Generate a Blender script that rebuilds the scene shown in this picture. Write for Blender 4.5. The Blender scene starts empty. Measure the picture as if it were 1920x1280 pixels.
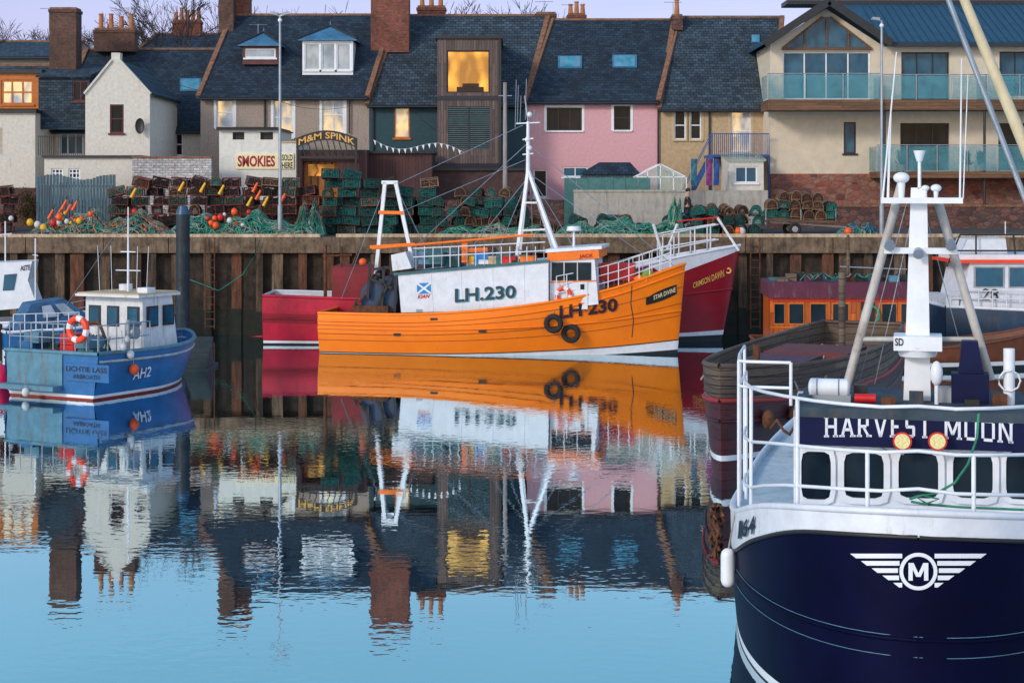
import bpy, bmesh, math, random
from mathutils import Vector, Matrix, Euler
random.seed(7)
F=3200.0; H=6.3
def X(px,D): return (px-960)*D/F
def Z(py,D): return H-(py-358)*D/F
V=Vector
scene=bpy.context.scene
COL=scene.collection
OFF={}
# ------------------------------------------------------------ materials
def c4(c): return (c[0],c[1],c[2],1)
class NT:
    def __init__(s,name):
        s.mat=bpy.data.materials.new(name); s.mat.use_nodes=True
        s.n=s.mat.node_tree.nodes; s.l=s.mat.node_tree.links
        s.b=s.n['Principled BSDF']
    def node(s,t,**k):
        n=s.n.new(t)
        for a,v in k.items(): setattr(n,a,v)
        return n
    def link(s,a,b): s.l.new(a,b)
    def mix(s,fac,a,b,blend='MIX'):
        m=s.node('ShaderNodeMix',data_type='RGBA',blend_type=blend)
        for i,x in ((0,fac),(6,a),(7,b)):
            if hasattr(x,'links'): s.link(x,m.inputs[i])
            else: m.inputs[i].default_value=x if i==0 else c4(x)
        return m.outputs[2]
    def noise(s,vec,scale,detail=5,rough=.6,sc=None):
        if sc:
            mp=s.node('ShaderNodeMapping'); mp.inputs['Scale'].default_value=sc
            s.link(vec,mp.inputs['Vector']); vec=mp.outputs[0]
        n=s.node('ShaderNodeTexNoise'); n.inputs['Scale'].default_value=scale
        n.inputs['Detail'].default_value=detail; n.inputs['Roughness'].default_value=rough
        s.link(vec,n.inputs['Vector']); return n.outputs[0]
    def ramp(s,fac,pts):
        r=s.node('ShaderNodeValToRGB'); e=r.color_ramp.elements
        while len(e)<len(pts): e.new(.5)
        for i,(p,c) in enumerate(pts):
            e[i].position=p; e[i].color=c4(c) if not isinstance(c,(int,float)) else (c,c,c,1)
        s.link(fac,r.inputs[0]); return r.outputs[0]
    def tc(s): return s.node('ShaderNodeTexCoord').outputs['Object']
    def bump(s,h,strength=.4,dist=.02):
        b=s.node('ShaderNodeBump'); b.inputs['Strength'].default_value=strength; b.inputs['Distance'].default_value=dist
        s.link(h,b.inputs['Height']); s.link(b.outputs[0],s.b.inputs['Normal'])
MC={}
def pm(name,col,rough=.6,metal=0.,var=.22,scale=3.,bump=0.,dirt=None,da=.55,rnd=0,spec=.5,vs=(1,1,1)):
    if name in MC: return MC[name]
    t=NT(name); tc=t.tc()
    n=t.noise(tc,scale,6,.65,vs)
    lo=tuple(c*(1-var*1.3) for c in col); hi=tuple(min(1,c*(1+var)) for c in col)
    c=t.ramp(n,[(.3,lo),(.7,hi)])
    if dirt:
        n2=t.noise(tc,2.3,7,.7,(2.2,2.2,.35))
        f=t.ramp(n2,[(da,0.),(min(1,da+.16),.85)])
        n3=t.noise(tc,9,4,.7)
        f3=t.ramp(n3,[(.35,.25),(.65,1.)])
        f=t.mix(1.,f,f3,'MULTIPLY')
        c=t.mix(f,c,dirt)
    if rnd:
        oi=t.node('ShaderNodeObjectInfo')
        f=t.ramp(oi.outputs['Random'],[(0,1-rnd),(1,1.)])
        c=t.mix(1.,c,f,'MULTIPLY')
    t.link(c,t.b.inputs['Base Color'])
    t.b.inputs['Roughness'].default_value=rough; t.b.inputs['Metallic'].default_value=metal
    t.b.inputs['Specular IOR Level'].default_value=spec
    if bump: t.bump(t.noise(tc,scale*6,4,.7),bump,.03)
    MC[name]=t.mat; return t.mat
def brick(name,c1,c2,mort,w,h,ms=.012,zs=1.,lich=None,la=.58,bump=.5,rough=.85,off=.5,patch=None):
    if name in MC: return MC[name]
    t=NT(name); tc=t.tc()
    sp=t.node('ShaderNodeSeparateXYZ'); t.link(tc,sp.inputs[0])
    a=t.node('ShaderNodeMath',operation='ADD'); t.link(sp.outputs[0],a.inputs[0])
    if zs!=1.: a.inputs[1].default_value=0
    else: t.link(sp.outputs[1],a.inputs[1])
    z=t.node('ShaderNodeMath',operation='MULTIPLY'); t.link(sp.outputs[2],z.inputs[0]); z.inputs[1].default_value=zs
    nz=t.noise(tc,1.5,3)
    a2=t.node('ShaderNodeMath',operation='MULTIPLY_ADD'); t.link(nz,a2.inputs[0]); a2.inputs[1].default_value=.06; t.link(z.outputs[0],a2.inputs[2])
    cb=t.node('ShaderNodeCombineXYZ'); t.link(a.outputs[0],cb.inputs[0]); t.link(a2.outputs[0],cb.inputs[1])
    b=t.node('ShaderNodeTexBrick'); b.offset=off
    t.link(cb.outputs[0],b.inputs['Vector'])
    for k,v in (('Color1',c4(c1)),('Color2',c4(c2)),('Mortar',c4(mort)),('Scale',1.),('Mortar Size',ms),('Mortar Smooth',.3),('Brick Width',w),('Row Height',h)):
        b.inputs[k].default_value=v
    c=b.outputs[0]
    n=t.noise(tc,5,6,.7); c=t.mix(.8,c,t.ramp(n,[(.3,.5),(.7,1.4)]),'MULTIPLY')
    n4=t.noise(tc,.8,4,.6); c=t.mix(.8,c,t.ramp(n4,[(.3,.6),(.7,1.35)]),'MULTIPLY')
    if lich:
        n2=t.noise(tc,2.6,9,.8); f=t.ramp(n2,[(la,0.),(la+.08,.8)]); c=t.mix(f,c,lich)
    t.link(c,t.b.inputs['Base Color']); t.b.inputs['Roughness'].default_value=rough
    bp=t.node('ShaderNodeBump',invert=True); bp.inputs['Strength'].default_value=bump; bp.inputs['Distance'].default_value=.02
    t.link(b.outputs[1],bp.inputs['Height']); t.link(bp.outputs[0],t.b.inputs['Normal'])
    MC[name]=t.mat; return t.mat
def rubble(name,cols,scale=3.,mort=(.12,.1,.09)):
    if name in MC: return MC[name]
    t=NT(name); tc=t.tc()
    mp=t.node('ShaderNodeMapping'); mp.inputs['Scale'].default_value=(1,1,1.7); t.link(tc,mp.inputs[0])
    v=t.node('ShaderNodeTexVoronoi'); v.inputs['Scale'].default_value=scale; t.link(mp.outputs[0],v.inputs['Vector'])
    v2=t.node('ShaderNodeTexVoronoi',feature='DISTANCE_TO_EDGE'); v2.inputs['Scale'].default_value=scale; t.link(mp.outputs[0],v2.inputs['Vector'])
    sp=t.node('ShaderNodeSeparateColor'); t.link(v.outputs['Color'],sp.inputs[0])
    k=len(cols); c=t.ramp(sp.outputs[0],[(i/(k-1),cc) for i,cc in enumerate(cols)])
    n=t.noise(tc,8,6,.7); c=t.mix(.8,c,t.ramp(n,[(.3,.6),(.7,1.3)]),'MULTIPLY')
    f=t.ramp(v2.outputs[0],[(0.02,1.),(.07,0.)]); c=t.mix(f,c,mort)
    t.link(c,t.b.inputs['Base Color']); t.b.inputs['Roughness'].default_value=.9
    t.bump(t.ramp(v2.outputs[0],[(0,0.),(.1,1.)]),.6,.04)
    MC[name]=t.mat; return t.mat
def planks(name,c1,c2,gap,w=.14,vert=True,rough=.7,ln=2.4):
    if name in MC: return MC[name]
    t=NT(name); tc=t.tc()
    sp=t.node('ShaderNodeSeparateXYZ'); t.link(tc,sp.inputs[0])
    a=t.node('ShaderNodeMath',operation='ADD'); t.link(sp.outputs[0],a.inputs[0]); t.link(sp.outputs[1],a.inputs[1])
    cb=t.node('ShaderNodeCombineXYZ')
    t.link(a.outputs[0],cb.inputs[1 if vert else 0]); t.link(sp.outputs[2],cb.inputs[0 if vert else 1])
    b=t.node('ShaderNodeTexBrick'); t.link(cb.outputs[0],b.inputs['Vector'])
    for k,v in (('Color1',c4(c1)),('Color2',c4(c2)),('Mortar',c4(gap)),('Scale',1.),('Mortar Size',.008),('Brick Width',ln),('Row Height',w)):
        b.inputs[k].default_value=v
    n=t.noise(tc,4,6,.7,(6,6,.6) if vert else (.6,.6,6)); c=t.mix(.8,b.outputs[0],t.ramp(n,[(.3,.5),(.7,1.45)]),'MULTIPLY')
    t.link(c,t.b.inputs['Base Color']); t.b.inputs['Roughness'].default_value=rough
    bp=t.node('ShaderNodeBump',invert=True); bp.inputs['Strength'].default_value=.5; bp.inputs['Distance'].default_value=.015
    t.link(b.outputs[1],bp.inputs['Height']); t.link(bp.outputs[0],t.b.inputs['Normal'])
    MC[name]=t.mat; return t.mat
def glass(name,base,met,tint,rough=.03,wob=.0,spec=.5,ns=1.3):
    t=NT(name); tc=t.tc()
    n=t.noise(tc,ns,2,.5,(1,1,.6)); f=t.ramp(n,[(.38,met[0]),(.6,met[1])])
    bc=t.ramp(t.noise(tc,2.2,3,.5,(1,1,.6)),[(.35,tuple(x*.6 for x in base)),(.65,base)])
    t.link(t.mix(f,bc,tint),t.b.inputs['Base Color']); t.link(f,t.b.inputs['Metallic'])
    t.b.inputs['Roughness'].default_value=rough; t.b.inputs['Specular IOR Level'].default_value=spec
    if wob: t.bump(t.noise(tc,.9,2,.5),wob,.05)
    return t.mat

white=pm('white_paint',(.70,.74,.82),.4,var=.1,dirt=(.2,.11,.07),da=.6)
whiteclean=pm('white_gloss',(.76,.80,.86),.35,var=.08,dirt=(.4,.34,.3),da=.66)
whiterust=pm('white_rusty_paint',(.66,.70,.76),.45,var=.12,dirt=(.22,.1,.04),da=.53)
orange=pm('orange_hull_paint',(1.,.22,.001),.4,var=.08,scale=1.2,dirt=(.55,.09,.003),da=.6)
orange2=pm('orange_steel',(.92,.18,.005),.5,var=.15,dirt=(.2,.06,.02),da=.6)
crimson=pm('crimson_hull',(.27,.003,.014),.35,var=.2,scale=1.,dirt=(.1,.008,.01),da=.6)
pinkred=pm('faded_red_paint',(.48,.006,.038),.45,var=.2,dirt=(.18,.02,.02),da=.56)
blackp=pm('black_paint',(.012,.012,.014),.5)
rubber=pm('black_rubber',(.014,.014,.016),.75,var=.4,bump=.3)
antif=pm('dark_antifoul',(.012,.02,.026),.6)
navy=pm('navy_gloss',(.0022,.003,.024),.5,var=.3,scale=.8,dirt=(.004,.006,.03),da=.6,spec=.06)
navyb=pm('navy_board_paint',(.003,.007,.05),.5,spec=.2)
blueh=pm('mid_blue_hull',(.008,.125,.36),.45,var=.25,scale=1.5,dirt=(.05,.1,.15),da=.52)
greyblue=pm('grey_blue_paint',(.08,.22,.32),.5,dirt=(.14,.1,.07),da=.5)
roofgrey=pm('grey_deck_paint',(.05,.075,.10),.8,var=.25,dirt=(.12,.09,.07),da=.52,spec=.2)
tealdk=pm('teal_deck_paint',(.03,.14,.16),.6,dirt=(.12,.07,.04),da=.5)
steel=pm('galvanised_steel',(.32,.37,.44),.4,.5,var=.15)
rust=pm('rusty_steel',(.12,.045,.02),.85,var=.5,scale=6,bump=.4)
dark=pm('dark_interior',(.01,.012,.014),.6)
gold=pm('gold_letters',(.75,.42,.1),.4,var=.05)
red=pm('red_paint',(.6,.012,.012),.45,var=.12)
redor=pm('lifebuoy_orange',(.85,.06,.015),.5,var=.1)
yellow=pm('yellow_plastic',(.8,.45,.01),.5,var=.15)
slate=brick('slate_roof',(.012,.03,.05),(.04,.075,.115),(.005,.009,.013),.3,.19,.014,1.35,(.12,.075,.04),.65,.7)
slate2=brick('mossy_slate_roof',(.016,.034,.054),(.052,.085,.12),(.007,.010,.013),.3,.2,.016,1.35,(.15,.08,.03),.61,.8)
slatedk=brick('dark_slate_roof',(.006,.017,.034),(.022,.048,.08),(.003,.006,.009),.3,.19,.013,1.35,(.08,.06,.035),.64,.7)
brickr=brick('red_brick',(.28,.06,.03),(.14,.035,.025),(.15,.11,.09),.23,.08,.012,1.,(.04,.03,.028),.58)
brickb=brick('brown_brick',(.13,.05,.03),(.08,.035,.025),(.09,.075,.065),.23,.08,.012,1.,(.035,.03,.028),.54)
whbrick=brick('whitewashed_brick',(.6,.63,.68),(.38,.39,.42),(.28,.26,.26),.3,.12,.02,1.,(.28,.08,.06),.55)
sand=rubble('red_sandstone_rubble',[(.26,.06,.035),(.36,.13,.085),(.14,.045,.045),(.3,.16,.12),(.22,.08,.055)],2.4,(.16,.11,.1))
sanddk=rubble('dark_sandstone_rubble',[(.11,.045,.04),(.18,.085,.07),(.06,.035,.035),(.15,.1,.09)],2.6,(.07,.05,.05))
beige=pm('beige_pebbledash',(.36,.30,.26),.9,var=.25,scale=14,bump=.5,dirt=(.15,.12,.1),da=.54)
cream=pm('cream_render',(.64,.57,.46),.85,var=.09,scale=2,bump=.1,dirt=(.33,.27,.2),da=.62)
creamd=pm('ochre_render',(.48,.36,.22),.88,var=.16,scale=5,bump=.3,dirt=(.2,.15,.1),da=.57)
offwhite=pm('off_white_harl',(.63,.61,.56),.88,var=.12,scale=6,bump=.3,dirt=(.3,.25,.2),da=.57)
blockw=pm('white_blockwork',(.70,.71,.68),.85,var=.1,scale=4,bump=.2,dirt=(.3,.27,.22),da=.57)
pinkw=pm('pink_harl',(.66,.37,.42),.88,var=.09,scale=8,bump=.3,dirt=(.42,.22,.25),da=.6)
tealw=pm('dark_teal_render',(.014,.058,.08),.7,var=.15,scale=4)
timber=planks('weathered_timber_cladding',(.15,.105,.095),(.075,.055,.055),(.016,.013,.013),.14)
timberh=planks('brown_timber_fascia',(.2,.1,.05),(.12,.062,.035),(.03,.02,.012),.14,False)
brownw=planks('brown_shed_boards',(.085,.03,.03),(.055,.022,.024),(.012,.008,.008),.16)
greenf=planks('blue_grey_fence_boards',(.075,.15,.2),(.05,.1,.14),(.012,.02,.02),.15)
oldwood=planks('weathered_brown_planks',(.17,.125,.095),(.075,.052,.042),(.008,.006,.005),.2,False,.85,3.5)
varnish=planks('varnished_timber',(.55,.11,.008),(.3,.055,.005),(.03,.008,.004),.18,True,.3,2.)
varnf=pm('orange_window_timber',(.5,.14,.012),.4,var=.2,scale=4)
maroon=planks('maroon_hull_planks',(.07,.012,.018),(.035,.008,.012),(.006,.003,.003),.22,False,.5,5.)
pipe=pm('black_iron_gutter',(.018,.02,.026),.5)
coping=pm('lichened_stone_coping',(.22,.11,.065),.9,var=.4,scale=5,bump=.4)
conlt=pm('pale_concrete',(.40,.39,.36),.9,var=.15,scale=3,dirt=(.17,.15,.13),da=.5)
metalr=pm('blue_grey_metal_roof',(.025,.08,.14),.5,.1,var=.15)
gl_gold=glass('painted_glow_glass',(.2,.06,.008),(.25,1.),(1,.6,.16),.04,.5,.5,.75)  # gold tint and noise patches paint the sunset reflection into the glass
gl_dk=glass('dark_window_glass',(.008,.014,.022),(0.,.02),(.5,.5,.5),.05,0,.14)
gl_wh=glass('wheelhouse_window_glass',(.008,.02,.032),(0.,.03),(.4,.5,.6),.06,0,.1)
gl_bl=glass('blue_window_glass',(.02,.11,.2),(0.,.06),(.3,.5,.7),.06,0,.2)
gl_cur=glass('curtained_window_glass',(.42,.5,.58),(0.,.12),(.8,.8,.8),.1,0,.3)
gl_mix=glass('painted_glint_glass',(.5,.58,.7),(0.,.6),(1,.86,.5),.06,.2,.3,1.2)  # pale curtain colour with sunset glints painted in as yellow patches
lead=pm('blue_lead_roof',(.05,.17,.3),.5,var=.3,scale=2)
def see_glass(name,tint,a):
    t=NT(name); t.b.inputs['Base Color'].default_value=c4(tint); t.b.inputs['Roughness'].default_value=.05
    n=t.noise(t.tc(),1.5,3); r=t.ramp(n,[(.3,a*.6),(.7,a*1.25)]); t.link(r,t.b.inputs['Alpha']); return t.mat
balg=see_glass('balcony_glass',(.05,.32,.42),.4)
greeng=see_glass('greenhouse_glass',(.4,.58,.56),.4)
gl_sky=glass('skylight_glass',(.05,.32,.46),(0.,.3),(.5,.7,.8),.08,0,.4)

# ------------------------------------------------------------ mesh builder
class MB:
    def __init__(s): s.v=[];s.f=[];s.m=[];s.mats=[];s.s=[]
    def add(s,vs,fs,mat,sm=False):
        if mat not in s.mats: s.mats.append(mat)
        k=s.mats.index(mat); o=len(s.v)
        s.v+= [V(p) for p in vs]
        for f in fs: s.f.append(tuple(i+o for i in f)); s.m.append(k); s.s.append(sm)
        return s
    def box(s,x0,x1,y0,y1,z0,z1,mat):
        x0,x1=min(x0,x1),max(x0,x1);y0,y1=min(y0,y1),max(y0,y1);z0,z1=min(z0,z1),max(z0,z1)
        vs=[(x,y,z) for x in(x0,x1) for y in(y0,y1) for z in(z0,z1)]
        return s.add(vs,[(0,1,3,2),(4,6,7,5),(0,4,5,1),(2,3,7,6),(0,2,6,4),(1,5,7,3)],mat)
    def beam(s,p0,p1,w,h,mat):
        p0,p1=V(p0),V(p1); d=(p1-p0).normalized(); a=V((0,0,1)) if abs(d.z)<.95 else V((1,0,0))
        u=d.cross(a).normalized()*w/2; n=u.cross(d).normalized()*h/2
        vs=[p+i*u+j*n for p in(p0,p1) for i,j in((-1,-1),(1,-1),(1,1),(-1,1))]
        return s.add(vs,[(3,2,1,0),(4,5,6,7),(0,1,5,4),(1,2,6,5),(2,3,7,6),(3,0,4,7)],mat)
    def cyl(s,p0,p1,r,mat,r1=None,n=8):
        r1=r if r1 is None else r1
        p0,p1=V(p0),V(p1); d=(p1-p0)
        if d.length<1e-6: return s
        d.normalize(); a=V((0,0,1)) if abs(d.z)<.95 else V((1,0,0))
        u=d.cross(a).normalized(); w=u.cross(d)
        vs=[];
        for p,rr in((p0,r),(p1,r1)):
            for i in range(n):
                t=2*math.pi*i/n; vs.append(p+(u*math.cos(t)+w*math.sin(t))*rr)
        s.add(vs,[(i,(i+1)%n,n+(i+1)%n,n+i) for i in range(n)],mat,n>4)
        if n>3: s.add(vs,[tuple(range(n))[::-1],tuple(range(n,2*n))],mat)
        return s
    def tube(s,pts,r,mat,n=5):
        pts=[V(p) for p in pts]; vs=[];fs=[]
        for i,p in enumerate(pts):
            d=(pts[min(i+1,len(pts)-1)]-pts[max(i-1,0)])
            if d.length<1e-7: d=V((1,0,0))
            d.normalize(); a=V((0,0,1)) if abs(d.z)<.95 else V((1,0,0))
            u=d.cross(a).normalized(); w=u.cross(d)
            for k in range(n):
                t=2*math.pi*k/n; vs.append(p+(u*math.cos(t)+w*math.sin(t))*r)
        for i in range(len(pts)-1):
            for k in range(n): fs.append((i*n+k,i*n+(k+1)%n,(i+1)*n+(k+1)%n,(i+1)*n+k))
        return s.add(vs,fs,mat,n>3)
    def poly(s,pts,mat): return s.add(pts,[tuple(range(len(pts)))],mat)
    def prism(s,pts,vec,mat):
        n=len(pts); vec=V(vec); a=[V(p) for p in pts]; b=[p+vec for p in a]
        return s.add(a+b,[tuple(range(n))[::-1],tuple(range(n,2*n))]+[(i,(i+1)%n,n+(i+1)%n,n+i) for i in range(n)],mat)
    def sph(s,c,r,mat,n=12,m=8,sc=(1,1,1),sm=True):
        c=V(c); vs=[];fs=[]
        for j in range(m+1):
            ph=math.pi*j/m
            for i in range(n):
                t=2*math.pi*i/n
                vs.append(c+V((math.sin(ph)*math.cos(t)*sc[0],math.sin(ph)*math.sin(t)*sc[1],math.cos(ph)*sc[2]))*r)
        for j in range(m):
            for i in range(n): fs.append((j*n+i,(j+1)*n+i,(j+1)*n+(i+1)%n,j*n+(i+1)%n))
        return s.add(vs,fs,mat,sm)
    def torus(s,c,R,r,nrm,mat,n=20,m=8,mat2=None):
        c=V(c); nrm=V(nrm).normalized(); a=V((0,0,1)) if abs(nrm.z)<.9 else V((1,0,0))
        u=nrm.cross(a).normalized(); w=nrm.cross(u); vs=[]
        for i in range(n):
            t=2*math.pi*i/n; d=u*math.cos(t)+w*math.sin(t)
            for k in range(m):
                q=2*math.pi*k/m; vs.append(c+d*(R+r*math.cos(q))+nrm*r*math.sin(q))
        for i in range(n):
            fs=[(i*m+k,i*m+(k+1)%m,((i+1)%n)*m+(k+1)%m,((i+1)%n)*m+k) for k in range(m)]
            mt=mat2 if (mat2 and (i%(n//4))<2) else mat
            s.add([vs[j] for f in fs for j in f],[tuple(range(4*q,4*q+4)) for q in range(len(fs))],mt,True)
        return s
    def mesh(s,name,off=V((0,0,0))):
        me=bpy.data.meshes.new(name)
        me.from_pydata([tuple(p-off) for p in s.v],[],s.f)
        for m in s.mats: me.materials.append(m)
        me.polygons.foreach_set('material_index',s.m); me.polygons.foreach_set('use_smooth',s.s)
        me.update(); return me
    def part(s,name,parent,label=None):
        off=OFF[parent.name]; o=bpy.data.objects.new(name,s.mesh(name,off)); COL.objects.link(o)
        o.parent=parent; OFF[o.name]=off
        if label: o['label']=label
        return o
    def top(s,name,loc,label,cat,group=None,kind=None):
        loc=V(loc); o=bpy.data.objects.new(name,s.mesh(name,loc)); COL.objects.link(o); o.location=loc
        OFF[o.name]=loc
        if kind: o['kind']=kind
        o['label']=label
        if kind!='structure': o['category']=cat
        if group: o['group']=group
        return o
def thing(name,loc,label,cat,rot=0,local=False,group=None):
    o=bpy.data.objects.new(name,None); COL.objects.link(o); o.location=loc; o.rotation_euler=(0,0,rot)
    o.empty_display_size=.3; o['label']=label; o['category']=cat
    if group: o['group']=group
    OFF[o.name]=V((0,0,0)) if local else V(loc); return o
def text(st,name,parent,mapf,mat,bold=0.,shear=0.,label=None,cuts=0):
    cu=bpy.data.curves.new('t','FONT'); cu.body=st; cu.offset=bold; cu.shear=shear; cu.resolution_u=3
    ob=bpy.data.objects.new('t',cu); COL.objects.link(ob)
    dg=bpy.context.evaluated_depsgraph_get(); me=bpy.data.meshes.new_from_object(ob.evaluated_get(dg))
    bpy.data.objects.remove(ob); bpy.data.curves.remove(cu)
    xs=[v.co.x for v in me.vertices]; ys=[v.co.y for v in me.vertices]
    x0,x1,y0,y1=min(xs),max(xs),min(ys),max(ys)
    bm_=bmesh.new(); bm_.from_mesh(me); bpy.data.meshes.remove(me)
    for i in range(1,cuts+1):
        bmesh.ops.bisect_plane(bm_,geom=bm_.verts[:]+bm_.edges[:]+bm_.faces[:],plane_co=(x0+(x1-x0)*i/(cuts+1),0,0),plane_no=(1,0,0),dist=1e-5)
    bm_.verts.index_update()
    m=MB(); m.add([mapf((v.co.x-x0)/(x1-x0),(v.co.y-y0)/(y1-y0)) for v in bm_.verts],[tuple(v.index for v in p.verts) for p in bm_.faces],mat)
    bm_.free()
    return m.part(name,parent,label)
def planar(x0,x1,z0,z1,y): return lambda u,w:V((x0+u*(x1-x0),y,z0+w*(z1-z0)))
SER={'H':[('v',.18,0,1),('v',.82,0,1),('h',.5,.18,.82)],'A':[('d',.5,1,.12,0),('d',.5,1,.88,0),('h',.35,.25,.75)],
'R':[('v',.18,0,1),('h',.94,.18,.68),('h',.5,.18,.68),('v',.74,.52,.92),('d',.45,.48,.86,0)],'V':[('d',.12,1,.5,0),('d',.88,1,.5,0)],
'E':[('v',.2,0,1),('h',.94,.2,.85),('h',.5,.2,.7),('h',.06,.2,.88)],
'S':[('h',.93,.2,.86),('v',.2,.5,.93),('h',.5,.14,.86),('v',.8,.07,.5),('h',.07,.14,.8)],
'T':[('v',.5,0,1),('h',.93,.08,.92)],'M':[('v',.12,0,1),('v',.88,0,1),('d',.14,1,.5,.2),('d',.86,1,.5,.2)],
'O':[('v',.14,.14,.86),('v',.86,.14,.86),('h',.93,.2,.8),('h',.07,.2,.8)],
'N':[('v',.15,0,1),('v',.85,0,1),('d',.18,1,.82,0)],' ':[]}
SW={'H':1.,'A':1.,'R':1.,'V':1.,'E':.85,'S':.8,'T':.9,'M':1.2,'O':1.,'N':1.05,' ':.55}
def serif(st,name,parent,mapf,mat,tk=.15):
    tot=sum(SW[c]+.16 for c in st)-.16; m=MB(); x=0
    def q(pts): m.add([mapf(max(0,min(1,a/tot)),b) for a,b in pts],[tuple(range(len(pts)))],mat)
    for c in st:
        w=SW[c]
        for s_ in SER[c]:
            if s_[0]=='v':
                a=x+s_[1]*w; lo,hi=s_[2],s_[3]; q([(a-tk/2,lo),(a+tk/2,lo),(a+tk/2,hi),(a-tk/2,hi)])
                if c in'HMNRAT' or (c=='E' and s_[1]<.5):
                    if lo==0: q([(a-tk*.95,0),(a+tk*.95,0),(a+tk*.95,.1),(a-tk*.95,.1)])
                    if hi==1 and c!='T': q([(a-tk*.95,.9),(a+tk*.95,.9),(a+tk*.95,1),(a-tk*.95,1)])
            elif s_[0]=='h':
                a,b,y=x+s_[2]*w,x+s_[3]*w,s_[1]; q([(a,y-.07),(b,y-.07),(b,y+.07),(a,y+.07)])
            else:
                a,b=x+s_[1]*w,x+s_[3]*w; y0,y1=s_[2],s_[4]; k=tk*.5; q([(b-k,y1),(b+k,y1),(a+k,y0),(a-k,y0)])
                if c in'AR' and y1==0: q([(b-tk,0),(b+tk,0),(b+tk,.1),(b-tk,.1)])
                if c=='V' : q([(a-tk,.9),(a+tk,.9),(a+tk,1),(a-tk,1)])
        x+=w+.16
    return m.part(name,parent)
def wallholes(m,x0,x1,z0,z1,y,holes,mat,rev=.15):
    xs=sorted({x0,x1,*[h[0] for h in holes],*[h[1] for h in holes]}); zs=sorted({z0,z1,*[h[2] for h in holes],*[h[3] for h in holes]})
    for a,b in zip(xs,xs[1:]):
        for c,d in zip(zs,zs[1:]):
            cx,cz=(a+b)/2,(c+d)/2
            if any(h[0]<cx<h[1] and h[2]<cz<h[3] for h in holes): continue
            m.poly([(a,y,c),(b,y,c),(b,y,d),(a,y,d)],mat)
    for a,b,c,d in holes:
        m.poly([(a,y,c),(a,y+rev,c),(b,y+rev,c),(b,y,c)],mat); m.poly([(a,y,d),(b,y,d),(b,y+rev,d),(a,y+rev,d)],mat)
        m.poly([(a,y,c),(a,y,d),(a,y+rev,d),(a,y+rev,c)],mat); m.poly([(b,y,c),(b,y+rev,c),(b,y+rev,d),(b,y,d)],mat)
def window(par,h,y,fm,gm,nx=1,nz=2,ft=.07,sur=None,sill=True,name='window'):
    a,b,c,d=h; m=MB(); yy=y+.08
    m.box(a,a+ft,yy-.03,yy+.05,c,d,fm).box(b-ft,b,yy-.03,yy+.05,c,d,fm).box(a+ft,b-ft,yy-.03,yy+.05,c,c+ft,fm).box(a+ft,b-ft,yy-.03,yy+.05,d-ft,d,fm)
    for i in range(1,nx):
        x=a+(b-a)*i/nx; m.box(x-ft*.4,x+ft*.4,yy-.02,yy+.04,c+ft,d-ft,fm)
    for i in range(1,nz):
        z=c+(d-c)*i/nz; m.box(a+ft,b-ft,yy-.024,yy+.036,z-ft*.4,z+ft*.4,fm)
    if sur:
        s=.14; m.box(a-s,a,y-.025,y+.02,c-.02,d+s,sur).box(b,b+s,y-.025,y+.02,c-.02,d+s,sur).box(a,b,y-.025,y+.02,d,d+s,sur)
    w=m.part(name,par)
    MB().poly([(a,yy+.02,c),(b,yy+.02,c),(b,yy+.02,d),(a,yy+.02,d)],gm).part('pane',w)
    if sill: MB().box(a-.08,b+.08,y-.08,y+.1,c-.09,c,sur or fm).part('sill',w)
    return w
def chimney(par,p0,p1,t,b,D,mat,pots=0,dep=.8):
    x0,x1=X(p0,D),X(p1,D); zt,zb=Z(t,D),Z(b,D)
    m=MB().box(x0,x1,D-dep/2,D+dep/2,zb,zt-.28,mat).box(x0-.05,x1+.05,D-dep/2-.05,D+dep/2+.05,zt-.28,zt-.12,mat).box(x0+.02,x1-.02,D-dep/2+.02,D+dep/2-.02,zt-.12,zt,coping)
    c=m.part('chimney',par)
    pm_=pm('clay_pot',(.42,.17,.07),.8,var=.25)
    for i in range(pots):
        x=x0+(x1-x0)*(i+.5)/pots; hh=random.choice((.55,.7,.85))
        q=MB().cyl((x,D,zt),(x,D,zt+hh),.15,pm_,.11,10); q.cyl((x,D,zt+hh-.08),(x,D,zt+hh),.14,pm_,None,10); q.part('chimney_pot',c)
    return c
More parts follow.
